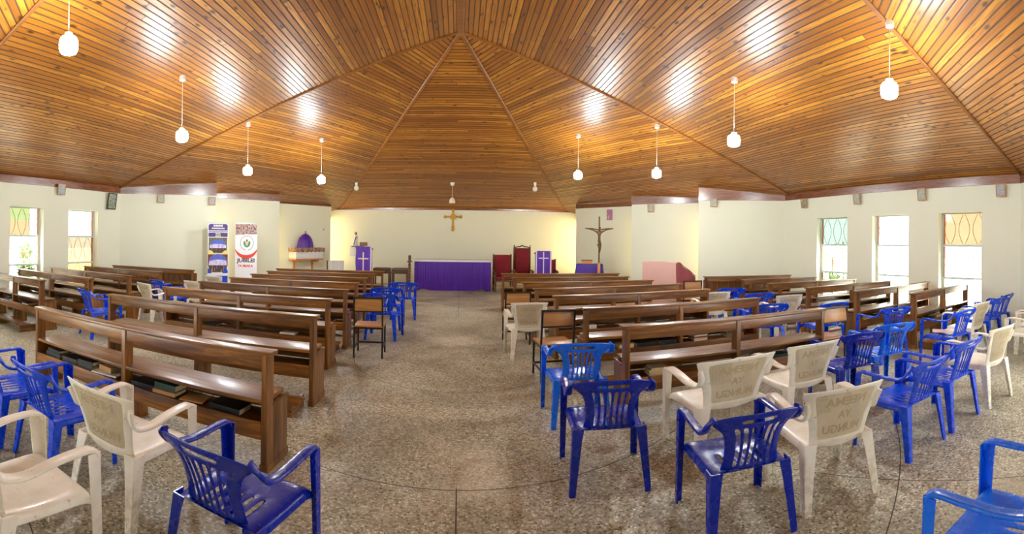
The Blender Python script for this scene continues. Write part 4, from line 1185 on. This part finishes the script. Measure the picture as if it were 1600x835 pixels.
bm = bmesh.new(); bm_box(bm, -.60, .60, -.45, -.01, .975, 1.30, .006); obj('white_cloth', bm, M['whitecloth'], t)
braid = photo_mat('flowered_braid', [lin(60, 30, 24), lin(120, 60, 34), lin(206, 170, 140), lin(70, 34, 44), lin(190, 120, 60)], 16, 16)
bm = bmesh.new()
def fb(u, v): return (-.66+1.32*u, -.475-.012*math.sin(u*50), 1.22+.15*v+.012*math.sin(u*44)*(1-v))
bm_shell(bm, fb, [i/60 for i in range(61)], [0, .5, 1], .012)
for sx in (-.655, .655):
    bm_shell(bm, lambda u, v, sx=sx: (sx+.01*math.sin(u*20), -.475+.46*u, 1.22+.15*v+.012*math.sin(u*18)*(1-v)), [i/20 for i in range(21)], [0, .5, 1], .012)
bm_box(bm, -.64, .64, -.46, -.01, 1.30, 1.315, 0)
obj('flower_braid', bm, braid, t, smooth=60)
tb = thing('tabernacle', 'domed tabernacle under a gathered violet veil on the wall shelf', 'tabernacle', (on_panel(.95, .24).x, on_panel(.95, .24).y, 1.318), ang)
bm = bmesh.new(); pr = [(.33, 0), (.325, .08), (.31, .18), (.29, .28), (.25, .38), (.18, .47), (.10, .53), (.04, .555), (.02, .56)]
bm_lathe(bm, pr, 96, rip=lambda a, z: 1+.035*math.sin(a*14+.6*math.sin(a*3))*(1-z*.9)); o = obj('veil', bm, M['purple'], tb, smooth=70); o.scale = (1, .7, 1)
bm = bmesh.new(); bm_box(bm, -.012, .012, -.01, .01, .55, .65, .002); bm_box(bm, -.04, .04, -.01, .01, .60, .622, .002); obj('finial_cross', bm, M['bronze'], tb)

# low table with a white cloth in the corner
t = thing('side_table', 'little table under a white cloth in the yellowish corner below the socket', 'table', (-4.45, 15.6, 0), .5)
for sx in (-1, 1):
    for yy in (-.16, .16): box('leg', M['dkwood'], sx*.24-.02, sx*.24+.02, yy-.02, yy+.02, 0, .9, t)
box('table_top', M['dkwood'], -.28, .28, -.2, .2, .88, .91, t)
cw = obj('table_cloth', curtain_front(-.29, .29, -.215, .42, .92, .01, 9), M['whitecloth'], None, smooth=80); cw.location = (-4.45, 15.6, 0); cw.rotation_euler = (0, 0, .5)
tag(cw, 'white cloth hanging over the front of the little corner table', 'tablecloth')

# statue on a bracket by the front wall
t = thing('wall_bracket', 'white wall bracket with a grey slab under the statue', 'bracket', (-4.0, 17.17, 0))
box('bracket_body', M['whitecloth'], -.24, .26, -.26, 0, 1.05, 1.40, t, bev=.02); box('slab', plain('grey_slab', lin(96, 96, 100), .5), -.16, .3, -.28, 0, 1.40, 1.44, t)
t = thing('statue', 'small white-robed statue with a blue sash on the wall bracket', 'statue', (-4.02, 17.02, 1.44))
bm = bmesh.new(); bm_lathe(bm, [(.10, 0), (.095, .05), (.075, .2), (.068, .3), (.078, .38), (.05, .425), (.024, .44)], 28, rip=lambda a, z: 1+.06*math.sin(a*9)*max(0, 1-z*2.4)); obj('robe', bm, M['whitecloth'], t, smooth=60)
bm = bmesh.new(); bmesh.ops.create_uvsphere(bm, u_segments=16, v_segments=12, radius=.04); bmesh.ops.scale(bm, vec=(.85, .95, 1.2), verts=bm.verts); bmesh.ops.translate(bm, vec=(0, -.005, .478), verts=bm.verts)
bm_sweep(bm, [(0, -.045, .475), (0, -.04, .468)], circ(.006, 6)); obj('head', bm, plain('painted_face', lin(196, 152, 122), .6), t)
bm = bmesh.new(); bm_lathe(bm, [(.046, .42), (.05, .46), (.047, .505), (.025, .535), (.005, .54)], 16, (0, .012, 0)); obj('hair', bm, M['dkwood'], t)
for sx in (-1, 1):
    bm = bmesh.new(); bm_sweep(bm, spl([(sx*.065, 0, .39), (sx*.10, -.02, .31), (sx*.085, -.075, .26), (sx*.06, -.10, .29)], 4), circ(.02, 8), scales=[1-.04*i for i in range(13)]); obj('arm', bm, M['whitecloth'], t, smooth=60)
bm = bmesh.new(); bm_sweep(bm, [(.05, -.075, .36), (0, -.088, .25), (-.04, -.098, .10), (-.05, -.104, .02)], rrect(.035, .008, .4, 2), up=Vector((0, -1, 0))); obj('sash', bm, plain('blue_sash', lin(70, 80, 140), .6), t)
# socket on the stepped panel
b = on_panel(1.95, .001)
t = thing('wall_socket', 'small white socket on the stepped wall above the corner table', 'socket', (b.x, b.y, 2.06), ang)
box('plate', M['cap'], -.06, .06, -.02, 0, -.08, .08, t, bev=.005); box('button', M['bronze'], -.02, .02, -.026, -.018, -.03, .01, t, bev=.002)
b = on_panel(2.12, 0)
bm = bmesh.new(); bm_box(bm, -.12, .16, -.014, 0, -.009, .009, .002); o = obj('cable_duct', bm, M['cap']); o.location = (b.x, b.y, 2.0); o.rotation_euler = (0, 0, ang); tag(o, 'thin white cable duct running from the socket to the corner', 'cable duct')

# ------------------------------------------------------------------ banners
def banner(a, b, z0, z1, label, build, name='banner'):
    A, B = Vector((*a, 0)), Vector((*b, 0)); d = B-A; L = d.length; ag = math.atan2(d.y, d.x); m = (A+B)/2
    t = thing(name, label, 'banner', (m.x, m.y, 0), ag, 'roll-up banners')
    box('base', M['frame_grey'], -L/2-.02, L/2+.02, -.06, .10, 0, .07, t)
    bm = bmesh.new(); bm_sweep(bm, [(0, .05, .05), (0, .05, z1)], circ(.012, 8)); obj('pole', bm, M['frame_grey'], t)
    box('top_bar', M['frame_grey'], -L/2, L/2, -.012, .06, z1-.005, z1+.02, t)
    build(t, L); return t
def flat(name, pts, y, mat, parent):
    """thin printed patch in the x-z plane of a banner"""
    bm = bmesh.new(); a = [bm.verts.new((x, y, z)) for x, z in pts]; c = [bm.verts.new((x, y+.0015, z)) for x, z in pts]
    bm.faces.new(a); bm.faces.new(list(reversed(c))); n_ = len(pts)
    for i in range(n_): bm.faces.new((a[i], c[i], c[(i+1) % n_], a[(i+1) % n_]))
    return obj(name, bm, mat, parent, smooth=0)
def ell(cx, cz, rx, rz, n=32, a0=0, a1=2*PI): return [(cx+rx*math.cos(a0+(a1-a0)*i/n), cz+rz*math.sin(a0+(a1-a0)*i/n)) for i in range(n if abs(a1-a0-2*PI) < 1e-6 else n+1)]
def words_on(s, size, x, z, y, mat, parent, sx=1.):
    me = text_mesh(s, size, .0006, size*.035); bm = bmesh.new(); bm.from_mesh(me); bpy.data.meshes.remove(me)
    for v in bm.verts: v.co = Vector((v.co.x*sx+x, y-v.co.z, v.co.y+z))
    return obj('lettering', bm, mat, parent, smooth=0)
violet_print = plain('violet_print', lin(72, 56, 128), .5); white_print = plain('white_print', lin(238, 238, 240), .5)
red_print = plain('red_print', lin(222, 66, 44), .5); navy_print = plain('charcoal_print', lin(52, 54, 66), .5); green_print = plain('green_print', lin(58, 140, 88), .5)
yellow_print = plain('yellow_print', lin(232, 218, 130), .5); maroon_print = plain('maroon_print', lin(120, 50, 40), .5); blue_print = plain('blue_print', lin(28, 66, 200), .5)
grp = photo_mat('crowd_white_shirts', [lin(120, 110, 190), lin(196, 186, 236), lin(236, 232, 250), lin(110, 90, 160)], 42, 5)
legs_p = photo_mat('crowd_dark_trousers', [lin(36, 28, 40), lin(90, 62, 50), lin(44, 34, 46), lin(190, 170, 150)], 48, 5)
green_bg = photo_mat('photo_garden', [lin(64, 90, 56), lin(120, 128, 90), lin(80, 66, 52), lin(150, 140, 110)], 14, 14)
top_p = photo_mat('crowd_red_gowns', [lin(120, 50, 52), lin(60, 38, 46), lin(206, 186, 176), lin(150, 70, 70), lin(90, 96, 120)], 18, 14)
blue_grp = plain('blue_statue_print', lin(84, 104, 196), .5, var=.3, scale=30)
def ban1(t, L):
    X = L/2; Z0, Z1 = .07, 2.10; Hh = Z1-Z0; z = lambda f: Z1-f*Hh*.62
    bm = bmesh.new(); bm_box(bm, -X, X, -.004, 0, Z0, Z1, 0); s = obj('printed_sheet', bm, white_print, t, smooth=0)
    flat('header_panel', [(-X+.02, z(.98*.32)), (X-.02, z(.98*.32)), (X-.02, z(.05)), (X-.06, z(.02)), (-X+.06, z(.02)), (-X+.02, z(.05))], -.0065, violet_print, s)
    for f, w_, h_ in ((.06, .46, .028), (.12, .62, .02), (.175, .94, .014), (.21, .94, .014), (.245, .25, .014), (.29, .25, .02)):
        rnd = random.Random(int(f*1000)); x = -X*w_
        while x < X*w_:
            wd = rnd.uniform(.012, .03); x2 = min(x+wd, X*w_)
            flat('illegible_letter', [(x, z(f)-h_), (x2, z(f)-h_), (x2, z(f)+h_), (x, z(f)+h_)], -.0085, yellow_print if f > .28 else white_print, s) if len([c for c in s.children]) < 90 else None
            x = x2+.008
    flat('garden_photo', [(-X+.03, z(.66)), (X-.03, z(.66)), (X-.03, z(.33)), (-X+.03, z(.33))], -.006, green_bg, s)
    flat('yellow_band', [(-X+.01, z(.72)), (X-.01, z(.72)), (X-.01, z(.62)), (-X+.01, z(.62))], -.0068, yellow_print, s)
    flat('arch_photo', ell(0, z(.47), X*.72, .13, 28), -.0075, blue_grp, s)
    flat('crowd_shirts', [(-X*.8, z(.57)), (X*.8, z(.57)), (X*.8, z(.50)), (X*.3, z(.475)), (-X*.3, z(.475)), (-X*.8, z(.50))], -.009, grp, s)
    flat('crowd_trousers', [(-X*.75, z(.60)), (-X*.4, z(.68)), (X*.4, z(.68)), (X*.75, z(.60)), (X*.8, z(.57)), (-X*.8, z(.57))], -.0088, legs_p, s)
    flat('maroon_panel', [(-X+.01, z(.98)), (X-.01, z(.98)), (X-.01, z(.71)), (-X+.01, z(.71))], -.0072, maroon_print, s)
    flat('arch_photo', ell(0, z(.86), X*.86, .20, 28), -.0082, blue_grp, s)
    flat('crowd_shirts', [(-X*.9, z(.96)), (X*.9, z(.96)), (X*.85, z(.86)), (X*.3, z(.83)), (-X*.3, z(.83)), (-X*.85, z(.87))], -.0095, grp, s)
    flat('crowd_trousers', [(-X*.85, z(1.12)), (X*.85, z(1.12)), (X*.9, z(.96)), (-X*.9, z(.96))], -.0093, legs_p, s)
    flat('blue_border', [(X*.45, z(1.14)), (X*.98, z(1.14)), (X*.98, z(1.08)), (X*.75, z(1.0))], -.0105, blue_print, s)
    flat('blue_border', [(-X*.98, z(1.14)), (-X*.6, z(1.14)), (-X*.98, z(1.02))], -.0105, blue_print, s)
    flat('blue_border', [(-X*.98, z(1.5)), (X*.98, z(1.5)), (X*.98, z(1.2)), (-X*.98, z(1.2))], -.0105, blue_print, s)
def ban2(t, L):
    X = L/2; Z0, Z1 = .07, 2.10; z = lambda f: Z1-f*1.28
    bm = bmesh.new(); bm_box(bm, -X, X, -.004, 0, Z0, Z1, 0); s = obj('printed_sheet', bm, white_print, t, smooth=0)
    flat('crowd_photo', [(-X+.005, z(.26)), (X-.005, z(.24)), (X-.005, z(.01)), (-X+.005, z(.01))], -.006, top_p, s)
    flat('seal', ell(.02, z(.44), X*.74, .255, 40), -.0075, white_print, s)
    R0 = X*.66
    for i in range(30):
        a = 2*PI*i/30
        if 4.4 < a < 5.0: continue
        c, s_ = math.cos(a), math.sin(a); rx, rz = X*.60, .205
        px, pz = .02+rx*c, z(.44)+rz*s_
        flat('seal_letter', [(px-.009, pz-.014), (px+.009, pz-.014), (px+.009, pz+.014), (px-.009, pz+.014)], -.009, navy_print if i % 3 else violet_print, s)
    shx = .02; sz = z(.46)
    flat('shield', [(shx-.10, sz+.075), (shx+.10, sz+.075), (shx+.10, sz-.01), (shx+.06, sz-.075), (shx, sz-.105), (shx-.06, sz-.075), (shx-.10, sz-.01)], -.0088, green_print, s)
    flat('shield_emblem', [(shx-.035, sz+.13), (shx+.035, sz+.13), (shx+.05, sz+.03), (shx+.02, sz-.05), (shx-.02, sz-.05), (shx-.05, sz+.03)], -.0098, plain('beige_print', lin(212, 190, 170), .5), s)
    flat('shield_emblem', ell(shx, sz+.10, .02, .03, 14), -.0108, maroon_print, s)
    out = ell(.0, z(.50), X*1.08, .38, 26, PI*1.05, PI*1.93); inn = ell(.0, z(.45), X*1.12, .335, 26, PI*1.05, PI*1.93)
    out = [(max(-X, min(X, x)), q) for x, q in out]; inn = [(max(-X, min(X, x)), q) for x, q in inn]
    flat('red_swoosh', out+list(reversed(inn)), -.0078, red_print, s)
    words_on('JUBILEI', .15, 0, z(.835), -.009, navy_print, s, 1.12)
    words_on('YA MIAKA', .095, -.02, z(.955), -.009, red_print, s, 1.0)
banner((-6.80, 10.80), (-6.36, 11.20), 0, 2.10, 'violet banner with two group photos in arches', ban1)
banner((-6.18, 11.30), (-5.64, 11.62), 0, 2.10, 'white banner with green seal, red swoosh and the word JUBILEI', ban2)

# ------------------------------------------------------------------ framed pictures on the walls
art = [photo_mat('muted_print_%d' % i, c, 20, 20) for i, c in enumerate((
    [lin(176, 182, 186), lin(220, 220, 214), lin(150, 148, 150)], [lin(84, 92, 80), lin(176, 176, 158), lin(224, 222, 208)], [lin(176, 150, 180), lin(224, 222, 234), lin(150, 142, 160)]))]
def picture(x, y, z, rz, w, h, label, a=0, tilt=.16, fr_='dkwood'):
    t = thing('framed_picture', label, 'picture', (x, y, z), rz, 'framed pictures under the fascia')
    t.rotation_euler = (tilt, 0, rz)
    bm = bmesh.new(); s = .022
    for x0, x1, z0, z1 in ((-w/2, w/2, h/2-s, h/2), (-w/2, w/2, -h/2, -h/2+s), (-w/2, -w/2+s, -h/2+s, h/2-s), (w/2-s, w/2, -h/2+s, h/2-s)): bm_box(bm, x0, x1, -.02, 0, z0, z1, .003)
    obj('frame', bm, M['orange_wood'] if fr_ == 'o' else M[fr_], t)
    bm = bmesh.new(); bm_box(bm, -w/2+s, w/2-s, -.012, -.004, -h/2+s, h/2-s, 0)
    o = obj('print', bm, art[a], t, smooth=0)
    bm = bmesh.new(); bm_box(bm, -w/2+s, w/2-s, -.0165, -.0135, -h/2+s, h/2-s, 0); obj('glass_pane', bm, M['g_clear'], t, smooth=0)
    return t
for y, lab, a, h in ((3.2, 'small framed picture at the picture edge past the orange window', 2, .26), (5.05, 'small framed picture between the orange and white windows', 0, .27), (6.88, 'small framed picture over the pier between white and pale green windows', 0, .26), (8.73, 'small framed picture next to the front corner on the three-window wall', 1, .26)):
    picture(8.5-.075, y, 2.80, -PI/2, .21, h, lab, a, fr_='orange_wood')
for y, z, lab, a, w, h, fr_ in ((4.93, 2.90, 'sliver of a framed picture at the edge on the two-window wall', 0, .24, .27, 'dkwood'), (7.19, 2.87, 'small framed picture between the two windows of the banner-side wall', 2, .25, .28, 'orange_wood'), (9.02, 2.68, 'larger dark framed print in the corner past the two windows', 1, .34, .46, 'black_metal')):
    picture(-8.95+.085, y, z, PI/2, w, h, lab, a, fr_=fr_)
def on_wall(seg, t_, out=.07):
    a, b_ = Vector((*seg[0], 0)), Vector((*seg[1], 0)); d = (b_-a); p = a+d*t_; d.normalize(); n_ = Vector((d.y, -d.x, 0)); return p+n_*out, math.atan2(d.y, d.x)
for seg, t_, z, lab, a, fr_ in ((Lp[0], .43, 2.80, 'framed picture on the stepped wall above the boarded pew, banner side', 0, 'orange_wood'), (Lp[0], .95, 2.76, 'framed picture above the violet banner', 2, 'orange_wood'),
                                (Rp[1], .27, 2.79, 'framed picture on the stepped wall beside the crucifix panel', 0, 'orange_wood'), (Rp[2], .18, 2.86, 'framed picture reflecting a lamp above the rose drape', 0, 'orange_wood')):
    p, ag = on_wall(seg, t_); picture(p.x, p.y, z, ag, .20, .25, lab, a, fr_=fr_)
p, ag = on_wall(Rp[0], .56, .012)
bm = bmesh.new(); bm_box(bm, -.12, .12, -.004, 0, -.19, .19, .001); o = obj('poster', bm, photo_mat('devotional_print', [lin(206, 180, 206), lin(196, 90, 110), lin(150, 130, 176), lin(222, 206, 222)], 8, 7))
o.location = (p.x, p.y, 2.66); o.rotation_euler = (0, 0, ag); tag(o, 'unframed pink and lilac print on the wall above the crucifix', 'poster')

# ------------------------------------------------------------------ daylight and render settings
w = bpy.data.worlds.new('overcast_sky'); sc.world = w; w.use_nodes = True
bg = w.node_tree.nodes['Background']; bg.inputs[0].default_value = (.93, .97, 1.0, 1); bg.inputs[1].default_value = 6.5
sd = bpy.data.lights.new('sun', 'SUN'); sd.energy = 38.; sd.angle = .01; sd.color = (1, .96, .88)
sun = bpy.data.objects.new('sun', sd); COL.objects.link(sun); sun.rotation_euler = (math.radians(14), math.radians(0), 0); sun.location = (0, 0, 30)
sc.view_settings.view_transform = 'Standard'; sc.view_settings.look = 'None'; sc.view_settings.gamma = 1.; sc.view_settings.use_curve_mapping = False
sc.view_settings.exposure = .72
cy = sc.cycles
cy.use_denoising = True
cy.max_bounces = 8; cy.diffuse_bounces = 5; cy.glossy_bounces = 3; cy.transparent_max_bounces = 12; cy.transmission_bounces = 4
cy.sample_clamp_indirect = 6.; cy.caustics_reflective = False; cy.caustics_refractive = False
